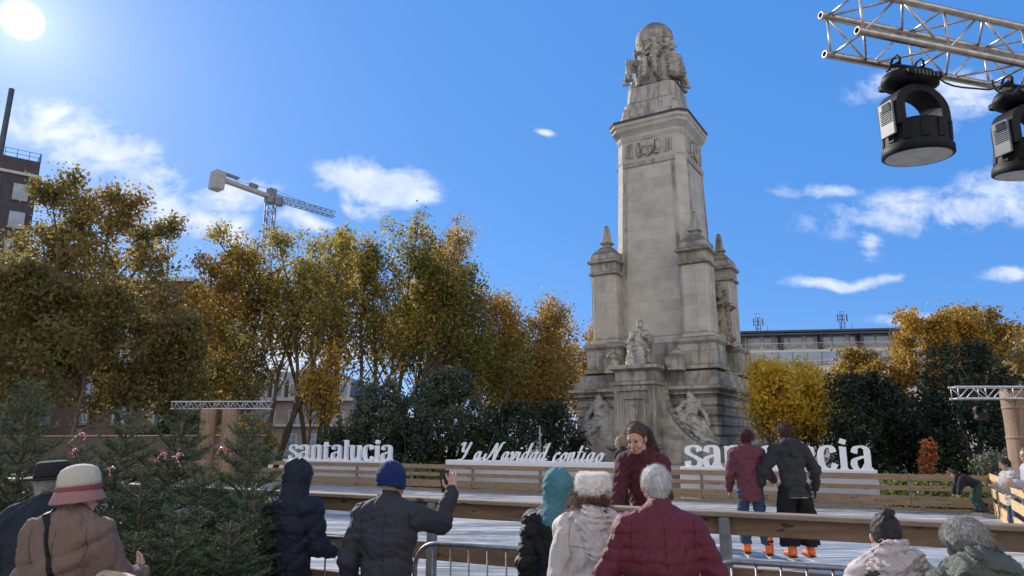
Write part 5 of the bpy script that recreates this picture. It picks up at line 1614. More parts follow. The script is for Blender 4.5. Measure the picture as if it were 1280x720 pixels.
class Fig:
    """joints of a person facing +y, feet at z = 0"""
    def __init__(s, H=1.72, lean=0.0, side=0.0, yaw=0.0, pitch=0.0, roll=0.0, armR=None, armL=None, legR=None, legL=None, wide=1.0, hunch=0.0, sh=.175, zoff=0.0):
        s.H = H; k = s.k = H / 1.75; s.wide = wide
        s.RU = Rx(-lean) @ Ry(side)
        s.hip = np.array([0, 0, .52 * H + zoff])
        s.U = lambda x, y, z: s.hip + s.RU @ (np.array([x, y, z]) * k)
        sz = .49
        s.chest = s.U(0, 0, .35); s.waist = s.U(0, 0, .12)
        s.shR = s.U(sh, .0, sz); s.shL = s.U(-sh, 0, sz); s.neck0 = s.U(0, -.01, .53); s.neck1 = s.U(0, .025 + hunch * .5, .62)
        s.RH = Rz(yaw) @ Rx(-lean * .6 - pitch) @ Ry(roll)
        s.hc = s.U(0, .03 + hunch, .62) + s.RH @ np.array([0, .02, .095]) * k
        def arm(sh_, a, sx):
            e0, w0 = a or ((.055, -.03, -.29), (.0, .09, -.245))
            e = sh_ + np.array([sx * e0[0], e0[1], e0[2]]) * k; w1 = e + np.array([sx * w0[0], w0[1], w0[2]]) * k
            return e, w1
        s.elR, s.wrR = arm(s.shR, armR, 1); s.elL, s.wrL = arm(s.shL, armL, -1)
        def leg(sx, l):
            kn, an = l or ((.105, .03, .285 * 1.75), (.11, -.01, .05 * 1.75))
            return np.array([sx * kn[0], kn[1], kn[2]]) * k, np.array([sx * an[0], an[1], an[2]]) * k
        s.knR, s.anR = leg(1, legR); s.knL, s.anL = leg(-1, legL)
        s.hpR = s.hip + np.array([.09, 0, -.02]) * k; s.hpL = s.hip + np.array([-.09, 0, -.02]) * k
        s.dep = s.RU @ np.array([0, 1., 0]); s.upv = s.RU @ np.array([0, 0, 1.])

    def h(s, x, y, z): return s.hc + s.RH @ (np.array([x, y, z]) * s.k)

    def head(s):
        k, R, h = s.k, s.RH, s.h
        P = [ELL(h(0, -.015, .035), (.076 * k, .094 * k, .086 * k), R, .02), CAP(h(0, .028, .01), h(0, .045, -.07), .056 * k, .036 * k, k=.03), ELL(h(0, .045, -.088), (.032 * k, .03 * k, .024 * k), R, .02),
             ELL(h(.035, .05, -.035), (.026 * k, .028 * k, .028 * k), R, .02), ELL(h(-.035, .05, -.035), (.026 * k, .028 * k, .028 * k), R, .02),
             CAP(h(-.035, .076, .022), h(.035, .076, .022), .012 * k, .012 * k, k=.012),
             ELL(h(.031, .088, .004), (.017 * k, .014 * k, .011 * k), R, .008, 'sub'), ELL(h(-.031, .088, .004), (.017 * k, .014 * k, .011 * k), R, .008, 'sub'),
             CAP(h(0, .084, .006), h(0, .106, -.030), .008 * k, .011 * k, k=.01), ELL(h(0, .098, -.034), (.016 * k, .012 * k, .009 * k), R, .008),
             CAP(h(-.016, .085, -.062), h(.016, .085, -.062), .009 * k, .009 * k, k=.008)]
        for sx in (-1, 1):
            P += [ELL(h(sx * .078, -.008, -.008), (.010 * k, .019 * k, .031 * k), R @ Ry(sx * .25), .006)]
        return P

    def hand(s, wr, el, palm_n, sx, curl=.35, r=.0085, dirv=None):
        """palm with four unequal bent fingers and a thumb leaving its side"""
        k = s.k
        d = (wr - el) if dirv is None else np.array(dirv, float); d = d / np.linalg.norm(d)
        n = np.array(palm_n, float); n -= d * (n @ d); n /= np.linalg.norm(n)
        t = np.cross(d, n) * sx
        w = lambda a, b, c: wr + (d * a + t * b + n * c) * k
        P = [CAP(w(-.01, 0, 0), w(.03, 0, 0), .026 * k, .030 * k, n, .65, k=.012), CAP(w(.03, -.008, 0), w(.085, -.006, .004), .034 * k, .036 * k, n, .42, k=.012)]
        for i, (b, L) in enumerate(((.030, .070), (.010, .080), (-.010, .075), (-.029, .058))):
            a0 = w(.09, b, .004)
            c1 = curl * .9
            a1 = a0 + (d * math.cos(c1) + n * math.sin(c1)) * L * .48 * k + t * b * .25 * k
            a2 = a1 + (d * math.cos(c1 * 2.3) + n * math.sin(c1 * 2.3)) * L * .34 * k
            a3 = a2 + (d * math.cos(c1 * 3.2) + n * math.sin(c1 * 3.2)) * L * .24 * k
            P += [CAP(a0, a1, r * k * 1.08, r * k, k=.004), CAP(a1, a2, r * k, r * k * .92, k=.003), CAP(a2, a3, r * k * .92, r * k * .75, k=.003)]
        b0 = w(.022, .028, .006); b1 = w(.055, .058, .018); b2 = w(.088, .062, .028)
        P += [CAP(b0, b1, .014 * k, .0105 * k, k=.008), CAP(b1, b2, .0105 * k, .008 * k, k=.003)]
        return P

    def body(s, palmR=None, palmL=None, curlR=.35, curlL=.35, dR=None, dL=None):
        k = s.k; w_ = s.wide
        P = [CAP(s.hip, s.waist, .125 * k * w_, .115 * k * w_, s.dep, .75), CAP(s.waist, s.chest, .12 * k * w_, .145 * k * w_, s.dep, .68), CAP(s.shL, s.shR, .062 * k, .062 * k), CAP(s.chest, s.neck0, .12 * k, .07 * k, s.dep, .7),
             CAP(s.neck0, s.neck1, .056 * k, .050 * k), CAP(s.neck1, s.hc - s.RH @ np.array([0, .02, .04]) * k, .05 * k, .05 * k)]
        P += s.head()
        for sh_, el, wr, sx, pn, cu, dd in ((s.shR, s.elR, s.wrR, 1, palmR, curlR, dR), (s.shL, s.elL, s.wrL, -1, palmL, curlL, dL)):
            P += [CAP(sh_, el, .05 * k, .038 * k), CAP(el, wr, .040 * k, .026 * k, k=.012)]
            P += s.hand(wr, el, pn if pn is not None else (-sx, 0, 0), sx, cu, dirv=dd)
        for hp, kn, an in ((s.hpR, s.knR, s.anR), (s.hpL, s.knL, s.anL)):
            P += [CAP(hp, kn, .082 * k * w_, .055 * k), CAP(kn, an, .056 * k, .036 * k), CAP(an + [0, -.02, -.02 * k], an + np.array([0, .13, -.045]) * k, .036 * k, .028 * k)]
        return P

    def jacket(s, th, hem, puff=None, cuff=0.0, collar=.05, flare=0.0, fullsleeve=1.0, hood=None):
        k = s.k; w_ = s.wide; t = th
        hemv = s.hip + s.upv * hem * k
        pf = puff
        P = [CAP(hemv - s.upv * .03, s.waist, (.135 * w_ + flare) * k + t, .128 * k * w_ + t, s.dep, .80, puff=pf), CAP(s.waist, s.chest, .128 * k * w_ + t, .150 * k * w_ + t, s.dep, .74, puff=pf),
             CAP(s.chest, s.U(0, -.005, .47), .152 * k * w_ + t, .13 * k + t, s.dep, .70, puff=pf),
             CAP(s.shL, s.shR, .066 * k + t * .8, .066 * k + t * .8, k=.05), CAP(s.U(0, 0, .47), s.U(0, .0, .56), .12 * k + t * .5, .060 * k + t * .4, s.dep, .8, k=.05), CAP(s.U(-.10, 0, .515), s.U(0, 0, .56), .055 * k + t * .6, .05 * k + t * .4, k=.05), CAP(s.U(.10, 0, .515), s.U(0, 0, .56), .055 * k + t * .6, .05 * k + t * .4, k=.05)]
        for sh_, el, wr in ((s.shR, s.elR, s.wrR), (s.shL, s.elL, s.wrL)):
            e2 = wr + (wr - el) / np.linalg.norm(wr - el) * cuff
            P += [CAP(sh_, el, .060 * k + t, .050 * k + t * .9, puff=pf, k=.03), CAP(el, e2, .051 * k + t * .9, .038 * k + t * .6, puff=pf, k=.02)]
        if collar: P += [CAP(s.neck0 + (s.neck1 - s.neck0) * .2, s.neck0 + (s.neck1 - s.neck0) * (.2 + collar * 10), .066 * k + t * .4, .064 * k + t * .35, k=.03)]
        P += [CUT(hemv, -s.upv)]
        return P

    def trousers(s, w0=.0, w1=.0, th=.012, short=0.0):
        k = s.k; P = [CAP(s.hip, s.waist, .122 * k * s.wide + th, .112 * k * s.wide + th, s.dep, .78), CAP(s.hpL, s.hpR, .072 * k + th, .072 * k + th)]
        for hp, kn, an in ((s.hpR, s.knR, s.anR), (s.hpL, s.knL, s.anL)):
            P += [CAP(hp, kn, (.080 * s.wide + w0 * .25) * k + th, (.062 + w0) * k + th), CAP(kn, an + (an - kn) * .2, (.062 + w0) * k + th, (.045 + w1) * k + th, k=.03)]
        P += [CUT((0, 0, min(s.anR[2], s.anL[2]) + short), (0, 0, -1))]
        return P

    def shoe(s, an, r=.0, tall=.06):
        k = s.k; a = an
        return [CAP(a + np.array([0, 0, tall]) * k, a + np.array([0, -.012, -.03]) * k, .047 * k + r, .046 * k + r), CAP(a + np.array([0, -.02, -.045]) * k, a + np.array([0, .15, -.052]) * k, .042 * k + r, .036 * k + r, (0, 0, 1), .8), CUT((0, 0, a[2] - .0875 * k + .002), (0, 0, -1))]


def faceparts(f, o):
    for sx in (-1, 1):
        m = MB(); R = Matrix([list(r) for r in f.RH])
        m.sphere(f.h(sx * .031, .079, .003), (.0135 * f.k, .008 * f.k, .006 * f.k), 10, R); m.build('eye', M['eye'], o)
    m = MB(); m.sphere(f.h(0, .0925, -.062), (.022 * f.k, .006 * f.k, .008 * f.k), 10, Matrix([list(r) for r in f.RH])); m.build('lips', M['lips'], o)


def person(label, px, ytop, Y, rz, f, z0=0.0, group=None, skin='skin', bodyargs={}, vox=.0085, x=None):
    X = at(px, ytop, Y).x if x is None else x
    me = sdf_mesh('body', f.body(**bodyargs), vox, .02, [M[skin]])
    o = link('person', me, None, (X, Y, z0), rz)
    tag(o, label, 'person', group)
    if Y < 13: faceparts(f, o)
    return o


def seam(f, z0=.56, z1=-.10, r=.16):
    return [CAP(f.U(.004 * math.sin(i * 2.1), -r * 1.0, z0 + (z1 - z0) * i / 5), f.U(.004 * math.sin(i * 2.1 + 2.1), -r, z0 + (z1 - z0) * (i + 1) / 5), .045, .045, op='sub', k=.008) for i in range(0)]


def wear(o, name, prims, matl, vox=.0085, wr=(.006, 9., 1), k=.025, label=None, quilt=None):
    if quilt and not wr: wr = (.001, 9., 1)
    c = link(name, sdf_mesh(name, prims, vox, k, [matl], wr, quilt=quilt), o)
    if label: c['label'] = label
    return c


def shoes(o, f, matl, skate=False, bladem=None):
    for an in (f.anR, f.anL):
        s = link('skate_boot' if skate else 'shoe', sdf_mesh('shoe', f.shoe(an, .008 if skate else 0, .13 if skate else .05), .008, .015, [matl]), o)
        if skate:
            s.location = (0, 0, .055)
            m = MB(); z = an[2] - .0875 * f.k
            for yy in (-.03, .10): m.bbox((an[0], an[1] + yy, z - .014), (.022, .035, .034), b=.004)
            m.bbox((an[0], an[1] + .04, z - .040), (.004, .27, .030), b=.001); m.build('blade', M['alu_dull'], s)
            m = MB(); m.bbox((an[0], an[1] + .055, z + .006), (.088, .27, .014), b=.005); m.build('sole', M['black'], s)
            m = MB(); m.lathe((an[0], an[1], z + .17), [(.057, -.012), (.06, -.01), (.06, .01), (.057, .012)], 20); m.bbox((an[0] + .03, an[1] + .06, z + .10), (.03, .02, .03), b=.004); m.build('buckle', M['black'], s)


def cap_hair(f, low=.0, front=.055, r=1.0, extra=()):
    """hair shell round the skull; cut away in front of the face and below the nape"""
    h = f.h; k = f.k
    P = [ELL(h(0, -.022, .038), (.084 * k * r, .100 * k * r, .094 * k * r), f.RH), CAP(h(0, -.06, -.0), h(0, -.062, -.05 - low), .062 * k * r, .045 * k * r)]
    P += [CUT(h(0, front, .03), f.RH @ np.array([0, .78, -.62]))]
    return P + list(extra)


def beanie(f, matl, o, long=0.0):
    h, k = f.h, f.k
    P = [ELL(h(0, -.018, .05), (.092 * k, .108 * k, .105 * k), f.RH), CAP(h(0, -.018, .015), h(0, -.018, .045), .098 * k, .098 * k, f.RH @ np.array([1., 0, 0]), .9), CUT(h(0, -.01, -.032), f.RH @ np.array([0, -.25, -1]) / 1.03), CUT(h(0, .085, -.01), f.RH @ np.array([0, .80, -.60]))]
    b = wear(o, 'beanie', P, matl, .006, (.003, 14., 3)); 
    m = MB(); m.lathe(h(0, -.016, -.018), [(.104 * k, -.012), (.108 * k, .0), (.108 * k, .045), (.100 * k, .055)], 32, Matrix([list(r) for r in (f.RH @ Rx(-.2))]), .9, 1.02); m.build('cuff', matl, b)


def hood_on(f, matl, o, long=.12):
    h, k = f.h, f.k
    P = [ELL(h(0, -.028, .045), (.105 * k, .122 * k, .112 * k), f.RH), CAP(h(0, -.03, .0), f.U(0, -.02, .52), .098 * k, .115 * k, k=.05), CAP(h(0, -.06, .10), h(0, -.12, .11), .05 * k, .02 * k, k=.05),
         ELL(h(0, .105, -.02), (.070 * k, .07 * k, .10 * k), f.RH, .015, 'sub'), CUT(h(0, .075, 0), f.RH @ np.array([0, 1., 0]))]
    return wear(o, 'hood', P, matl, .007, (.006, 11., 5))


fb = lambda n, c, **k: fabric(n, c, **k)
# 1 man in the dark hat, far left
f = Fig(1.69, yaw=-.6, hunch=.01, wide=1.15)
o = person('man in a dark brimmed hat and long navy coat at the left edge', 62, 578, 4.7, rad(4), f, skin='skin_old')
cm = fb('navy wool coat', (.022, .032, .052), sheen=.15); wear(o, 'coat', f.jacket(.022, -.42, flare=.04, collar=.04), cm, .01, (.008, 7., 2))
wear(o, 'scarf', [CAP(f.neck0 + [0, 0, .03], f.neck1 - [0, 0, .0], .070, .068)], fb('dusty blue scarf', (.06, .11, .17)), .007, (.008, 16., 4))
wear(o, 'trousers', f.trousers(.01, .01), fb('dark trousers', (.02, .02, .024)), .012); shoes(o, f, M['black'])
link('hair', hair_mesh('hair', cap_hair(f, 0, .03, .97), HM['grey'], .008, None, dict(n=900, L=.025, w_=.0012, down=.6, jit=.2)), o)
hatm = fb('charcoal felt', (.026, .028, .034), var=.15, sheen=.1)
m = MB(); R_ = Matrix([list(r) for r in f.RH]) @ Matrix.Rotation(rad(4), 3, 'X')
m.lathe(f.h(0, -.015, .045), [(.088, -.01), (.095, 0), (.096, .03), (.093, .075), (.085, .098), (.062, .104), (.03, .092), (.005, .086)], 32, R_, .92, 1.08); ht = m.build('hat', hatm, o)
m = MB(); m.lathe(f.h(0, -.015, .042), [(.09, -.002), (.148, -.004), (.152, .004), (.148, .012), (.093, .006)], 36, R_, .92, 1.06); m.build('brim', hatm, ht)
m = MB(); m.lathe(f.h(0, -.015, .046), [(.0955, 0), (.0985, .003), (.0985, .026), (.0955, .028)], 32, R_, .92, 1.08); m.build('hat_band', M['black'], ht)
# 2 woman in cream hat
f = Fig(1.67, yaw=-1.05, armR=((.10, .08, -.26), (.0, .24, -.02)), armL=((.06, .02, -.28), (-.02, .22, .02)), wide=1.08)
o = person('woman in a cream cloche hat with dusky red band and a camel coat', 97, 584, 4.15, rad(-2), f, bodyargs=dict(dR=(-.2, .6, .5), palmR=(-1, 0, .2)), vox=.0075)
cm = fb('camel wool coat', (.235, .155, .120), sheen=.5); wear(o, 'coat', f.jacket(.026, -.45, flare=.05, collar=.05), cm, .0075, (.011, 8., 12)); back_seams(f, [x for x in o.children if x.name.startswith('coat')][0], (.07, .045, .035), -.30, yoke=False)
wear(o, 'coat_collar', [CAP(f.U(-.06, -.02, .575), f.U(.06, -.02, .575), .05, .05), CAP(f.U(-.07, -.055, .55), f.U(.07, -.055, .55), .04, .04)], cm, .007, (.007, 16., 13))
wear(o, 'trousers', f.trousers(), fb('brown trousers', (.05, .04, .035)), .012); shoes(o, f, M['black'])
link('hair', hair_mesh('hair', cap_hair(f, .05, .03, 1.0, [ELL(f.h(0, -.05, -.06), (.088, .062, .06), f.RH), ELL(f.h(.0, -.04, -.10), (.07, .06, .06), f.RH)]), HM['ash'], .007, (.005, 18., 3), dict(n=2500, L=.05, w_=.0012, down=.95, jit=.12, segs=4, curl=.15)), o)
cr = fb('cream felt', (.66, .58, .48), var=.1, sheen=.4)
R_ = Matrix([list(r) for r in f.RH]) @ Matrix.Rotation(rad(6), 3, 'X')
m = MB(); m.lathe(f.h(0, -.015, .04), [(.100, 0), (.102, .03), (.097, .07), (.082, .10), (.055, .118), (.02, .126), (.002, .127)], 36, R_, .95, 1.1); ht = m.build('hat', cr, o)
rb = fb('dusky red felt', (.30, .075, .075), var=.1, sheen=.3); rb2 = fb('faded rose felt', (.40, .21, .20), var=.12, sheen=.3)
m = MB(); m.lathe(f.h(0, -.015, .018), [(.103, -.004), (.1055, .0), (.1045, .026), (.101, .03)], 36, R_, .95, 1.1); m.build('hat_band', rb, ht)
m = MB(); m.lathe(f.h(0, -.015, -.03), [(.118, -.012), (.130, -.016), (.129, -.008), (.106, .046), (.1035, .05), (.1, .046)], 36, R_, .95, 1.1); m.build('brim', rb2, ht)
from mathutils.bvhtree import BVHTree
ct_ = [x for x in o.children if x.name.startswith('coat') and 'collar' not in x.name][0].data
bvh_ = BVHTree.FromPolygons([v.co.copy() for v in ct_.vertices], [tuple(p.vertices) for p in ct_.polygons])
rows_ = []
for t in np.linspace(-.18, 1, 30):
    row = []
    for sd in (-.019, .019):
        if t < 0:
            h_ = bvh_.ray_cast(Vector((-.105 + sd, -.02 - .05 * (t + .18) / .18 + .08 * (1 - (t + .18) / .18), 1.8)), Vector((0, 0, -1)))
        else:
            ph_ = rad(-32 + 92 * t) + sd * 2.6
            h_ = bvh_.ray_cast(Vector((.9 * math.sin(ph_), -.9 * math.cos(ph_), 1.40 - .60 * t + sd * .8)), Vector((-math.sin(ph_), math.cos(ph_), 0)))
        if h_[0] is not None: row.append((h_[0] + h_[1] * .004, h_[0] + h_[1] * .010))
    if len(row) == 2: rows_.append(row)
m = MB()
for a_, b_ in zip(rows_[:-1], rows_[1:]):
    m.add([a_[0][1], a_[1][1], b_[1][1], b_[0][1], a_[0][0], a_[1][0], b_[1][0], b_[0][0]], [(0, 1, 2, 3), (7, 6, 5, 4), (1, 5, 6, 2), (3, 7, 4, 0)])
st = m.build('shoulder_strap', M['black'], o)
hb = at(146, 716, 3.85)
bagm = mat('tan leather', (.50, .36, .22), (.36, .24, .14), .5, 12, bump=.004)
e = empty('handbag', (hb.x, hb.y, hb.z - .10), rad(-20), 'tan leather handbag with a folded flap beside the camel coat', 'handbag')
link('bag', sdf_mesh('bag', [CAP((-.09, 0, .0), (.09, 0, .0), .07, .065, (0, 1, 0), .6), CAP((-.08, 0, .07), (.08, 0, .06), .04, .035, (0, 1, 0), .8)], .006, .03, [bagm], (.006, 20., 4)), e)
m = MB(); m.path([(-.07, -.02, .09), (-.05, -.045, .10), (.05, -.045, .09), (.07, -.02, .08)], .006, 8); m.build('handle', bagm, e)
# 3 hooded person
f = Fig(1.68, yaw=-.3, armR=((.05, .03, -.28), (-.03, .22, -.06)), armL=((.05, 0, -.29), (0, .15, -.18)))
o = person('person in a dark navy hooded padded parka standing beside the fir trees', 371, 576, 5.55, rad(-20), f)
cm = fb('navy padded parka', (.016, .022, .040), sheen=.0, rough=.6); wear(o, 'parka', f.jacket(.024, -.40, flare=.01), cm, .008, (.007, 8., 21), quilt=(.010, .13, f.upv)); hood_on(f, cm, o)
wear(o, 'trousers', f.trousers(), fb('black trousers', (.012, .012, .014)), .012); shoes(o, f, M['black'])
# 4 man in blue beanie, right arm raised
f = Fig(1.68, yaw=-.6, armR=((.17, .20, -.07), (.06, .07, .22)), armL=((.10, -.02, -.28), (-.02, .10, -.22)), wide=1.12)
o = person('man in a royal blue beanie and dark grey jacket raising his right arm', 488, 578, 5.0, rad(-4), f, bodyargs=dict(palmR=(-.2, 1, .1), curlR=.45, dR=(-.05, .15, 1)), vox=.0065, skin='skin_old')
cm = fb('slate grey jacket', (.045, .050, .062), rough=.7, sheen=.1); wear(o, 'jacket', f.jacket(.018, -.14, collar=.075, flare=.01), cm, .0075, (.009, 7.5, 31)); back_seams(f, o.children[-1] if False else [x for x in o.children if x.name.startswith('jacket')][0], (.012, .013, .016))
wear(o, 'trousers', f.trousers(.01), fb('near black trousers', (.015, .015, .018)), .012); shoes(o, f, M['black'])
beanie(f, fb('royal blue knit', (.012, .030, .14), sheen=.3), o)
pp = o.matrix_basis @ Vector(tuple(f.wrR + np.array([-.01, .055, .09])))
m = MB(); m.bbox((0, 0, 0), (.072, .009, .15), b=.004, R=Matrix.Rotation(rad(-8), 3, 'Y')); m.bbox((0, -.0055, 0), (.066, .002, .142), b=.0008, R=Matrix.Rotation(rad(-8), 3, 'Y'))
tag(m.build('phone', M['black_gloss'], None, tuple(pp - Vector((.045, -.01, .02))), .2), 'black phone held up by the man in the blue beanie', 'phone')
m = MB(); pA = Vector((-.17, -.155, 1.38)); pb = [(-.12, -.165, 1.36), (-.19, -.18, 1.15), (-.24, -.14, .98)]
wear(o, 'shoulder_bag', [CAP((-.26, .02, .92), (-.26, .02, .72), .07, .085, (1, 0, 0), .55)], mat('brown leather', (.075, .045, .03), (.05, .03, .02), .5, 10), .009, None)
# 5 teal hood
f = Fig(1.63, yaw=-.15, armR=((.05, .03, -.28), (-.08, .2, -.05)))
o = person('person in a teal hood and black padded jacket standing left of the cream fur hat', 696, 583, 4.95, rad(-24), f)
tm = fb('teal jersey', (.085, .25, .29), sheen=.4); hood_on(f, tm, o)
cm = fb('black padded nylon', (.010, .012, .014), rough=.5, sheen=.0); wear(o, 'jacket', f.jacket(.030, -.20), cm, .0075, (.007, 9., 41), quilt=(.014, .10, f.upv), label='black padded jacket with a hanging cord')
wear(o, 'sweater', [CAP(f.U(.10, .06, .42), f.U(.15, .10, .2), .10, .09)], tm, .01)
wear(o, 'trousers', f.trousers(), fb('black jeans', (.012, .012, .014)), .012); shoes(o, f, M['black'])
# 6 fur hat
f = Fig(1.63, yaw=.45, armR=((.05, .05, -.27), (-.12, .2, -.03)), wide=1.0)
o = person('woman in a round cream fur hat and pale pinkish coat with long auburn curls', 741, 590, 4.6, rad(-8), f)
cm = fb('pale rose padded coat', (.74, .66, .62), rough=.6, sheen=.2); wear(o, 'coat', f.jacket(.028, -.42, flare=.02), cm, .0085, (.009, 9., 51)); back_seams(f, [x for x in o.children if x.name.startswith('coat')][0], (.2, .15, .15), -.30)
wear(o, 'hood', [CAP(f.U(0, -.09, .55), f.U(.02, -.17, .36), .10, .05, f.dep, .6), CAP(f.U(-.09, -.03, .56), f.U(.09, -.03, .56), .065, .065)], cm, .008, (.010, 13., 52))
wear(o, 'trousers', f.trousers(), fb('beige trousers', (.3, .26, .22)), .012); shoes(o, f, M['black'])
link('fur_hat', hair_mesh('fur_hat', [CAP(f.h(0, -.015, .035), f.h(0, -.015, .085), .110, .105, (0, 0, 1), .9), CUT(f.h(0, 0, .135), (0, 0, 1)), CUT(f.h(0, 0, -.035), (0, 0, -1))], HM['fur'], .006, (.004, 6., 2), dict(n=12000, L=.015, w_=.0009, down=.1, jit=.6)), o)
link('hair', hair_mesh('hair', [CAP(f.h(-.045, -.02, -.03), f.U(-.13, .02, .46), .055, .06), CAP(f.h(0, -.06, -.02), f.h(-.02, -.07, -.10), .06, .06), CAP(f.h(-.07, .01, .0), f.h(-.09, .02, -.10), .035, .045)], HM['auburn'], .007, (.014, 28., 7), dict(n=5000, L=.09, w_=.0014, down=.35, jit=.5, segs=6, curl=.75)), o)
# 8 far skater
f = Fig(1.62, yaw=.1)
o = person('distant skater with short sandy hair and dark green jacket beside the burgundy sweatshirt', 778, 553, 12.6, rad(55), f, z0=ICE + .05, vox=.013)
wear(o, 'jacket', f.jacket(.02, -.12), fb('dark green jacket', (.012, .035, .035)), .012)
wear(o, 'trousers', f.trousers(), fb('dark slacks', (.015, .015, .02)), .014); shoes(o, f, M['black'], True)
link('hair', hair_mesh('hair', cap_hair(f, 0, .05, 1.0), hairmat('sandy hair', (.34, .24, .14), (.22, .15, .09)), .01, None, dict(n=600, L=.03, w_=.003, down=.4, jit=.4)), o)
# 7 young woman in burgundy leaning on the rail
f = Fig(1.71, lean=.26, yaw=-.22, pitch=.16, roll=.04, armR=((.04, .13, -.25), (.02, .17, -.19)), armL=((.05, .12, -.25), (-.03, .20, -.17)), wide=.85, sh=.15)
o = person('young woman in a burgundy sweatshirt with a dark ponytail leaning on the rink rail', 806, 541, 6.2, PI - .42, f, z0=ICE + .055, bodyargs=dict(curlR=.2, curlL=.2, palmR=(0, 0, -1), palmL=(0, 0, -1)), vox=.0055)
gm = fb('burgundy sweatshirt', (.105, .020, .034), rough=.8, sheen=.35); wear(o, 'sweatshirt', f.jacket(.014, -.06, collar=.03, cuff=.0), gm, .0065, (.009, 7., 61))
wear(o, 'leggings', f.trousers(0, 0, .006), fb('black leggings', (.012, .012, .014)), .011); shoes(o, f, mat('orange skate shell', (.72, .13, .02), (.62, .10, .02), .35, 9), True)
h = f.h
link('hair', hair_mesh('hair', [ELL(h(0, -.026, .045), (.083, .098, .088), f.RH), CUT(h(0, .050, .050), f.RH @ np.array([0, .80, -.60]))] , HM['brown'], .0055, (.003, 30., 4), dict(n=900, L=.03, w_=.0006, down=.1, jit=.12, segs=3, back=-.8)), o)
link('ponytail', hair_mesh('ponytail', [CAP(h(-.01, -.10, .06), h(-.03, -.15, .02), .030, .036), CAP(h(-.03, -.15, .02), h(-.06, -.13, -.12), .036, .038), CAP(h(-.06, -.13, -.12), h(-.09, -.09, -.25), .036, .014)], HM['brown'], .006, (.006, 26., 9), dict(n=2500, L=.10, w_=.0011, down=.75, jit=.18, segs=4, curl=.1)), o)
for sx in (-1, 1):
    m = MB(); m.path([tuple(h(sx * .014, .0875, .026)), tuple(h(sx * .032, .0845, .031)), tuple(h(sx * .048, .074, .024))], [.0028, .0034, .0018], 6); m.build('eyebrow', HM['brown'], o)
    a, b_ = (f.wrR, f.elR) if sx > 0 else (f.wrL, f.elL)
    wear(o, 'glove', f.hand(a, b_, (0, 0, -1), sx, .25, r=.0125) + [CAP(a + (b_ - a) * .02, a + (b_ - a) * .2, .037, .041), CAP(a, a + (a - b_) * .3, .036, .038, (0, 0, 1), .6)], mat('pale grey glove', (.50, .50, .50), (.4, .4, .4), .8, 20, bump=.002), .005, None)
# 9 white haired man, maroon jacket
f = Fig(1.71, yaw=.05, pitch=.05, armR=((.13, .02, -.25), (-.05, .22, -.04)), armL=((.13, .02, -.25), (-.05, .22, -.04)), wide=1.28, sh=.18)
o = person('white haired man in a wide maroon quilted jacket seen from behind in the foreground', 821, 581, 4.12, rad(0), f, skin='skin_old', vox=.0075)
cm = fb('maroon quilted nylon', (.150, .014, .034), rough=.5, sheen=.1, spec=.4); wear(o, 'jacket', f.jacket(.020, -.20, collar=.055), cm, .006, (.008, 8., 71), quilt=(.006, .075, f.upv)); back_seams(f, [x for x in o.children if x.name.startswith('jacket')][0], (.05, .006, .012), -.18, yoke=False)
wear(o, 'trousers', f.trousers(.02), fb('grey slacks', (.05, .05, .055)), .012); shoes(o, f, M['black'])
link('hair', hair_mesh('hair', cap_hair(f, -.02, .045, .955, [CUT(f.h(0, -.06, -.062), f.RH @ np.array([0, -.1, -1]))]), HM['white'], .0055, (.003, 14., 2), dict(n=7000, L=.018, w_=.0006, down=.45, jit=.3, segs=2)), o)
# 10, 11 the skating couple
SK = 'couple skating with orange rental skates'
osk = mat('orange rental skate', (.80, .17, .03), (.68, .12, .02), .35, 9)
f = Fig(1.69, lean=.08, yaw=-.75, pitch=.25, armR=((.12, .14, -.24), (.12, .16, -.12)), armL=((.06, .05, -.28), (.0, .15, -.2)), legR=((.13, .02, .50), (.20, -.04, .0875)), legL=((.10, .06, .50), (.07, .10, .0875)), wide=.98)
o = person('woman skater in a burgundy knit sweater and blue jeans beside a man', 933, 551, 9.95, rad(-6), f, z0=ICE + .055, group=SK, vox=.010)
wear(o, 'sweater', f.jacket(.024, -.15, collar=.04, flare=.012), fb('dusky burgundy knit', (.17, .05, .07), sheen=.4), .009, (.010, 9., 81))
wear(o, 'jeans', f.trousers(.0, .012, short=.10), fb('blue denim', (.035, .085, .16)), .0095, (.009, 10., 82)); shoes(o, f, osk, True)
link('hair', hair_mesh('hair', cap_hair(f, .0, .05, 1.03, [ELL(f.h(0, -.115, .02), (.045, .04, .05))]), HM['wine'], .008, (.006, 18., 9), dict(n=1500, L=.05, w_=.0018, down=.4, jit=.35)), o)
f = Fig(1.77, lean=.12, yaw=.22, pitch=.25, armR=((.15, .0, -.27), (.03, .10, -.22)), armL=((.17, .02, -.25), (.05, .10, -.23)), legR=((.15, .04, .50), (.15, .0, .0875)), legL=((.13, .03, .50), (.10, -.02, .0875)), wide=1.0, sh=.18)
o = person('man skater in a dark grey hooded top and baggy black trousers seen from behind', 987, 540, 9.75, rad(4), f, z0=ICE + .055, group=SK, vox=.010)
jm = fb('charcoal hooded top', (.036, .040, .044), rough=.75, sheen=.1); wear(o, 'hoodie', f.jacket(.030, -.12, collar=.03, flare=.01), jm, .008, (.010, 6., 91)); back_seams(f, [x for x in o.children if x.name.startswith('hoodie')][0], (.01, .011, .012), -.10)
wear(o, 'hood', [CAP(f.U(-.08, -.06, .57), f.U(.08, -.06, .57), .06, .06), CAP(f.U(0, -.09, .56), f.U(0, -.14, .43), .085, .045, f.dep, .6)], jm, .009, (.008, 12., 92))
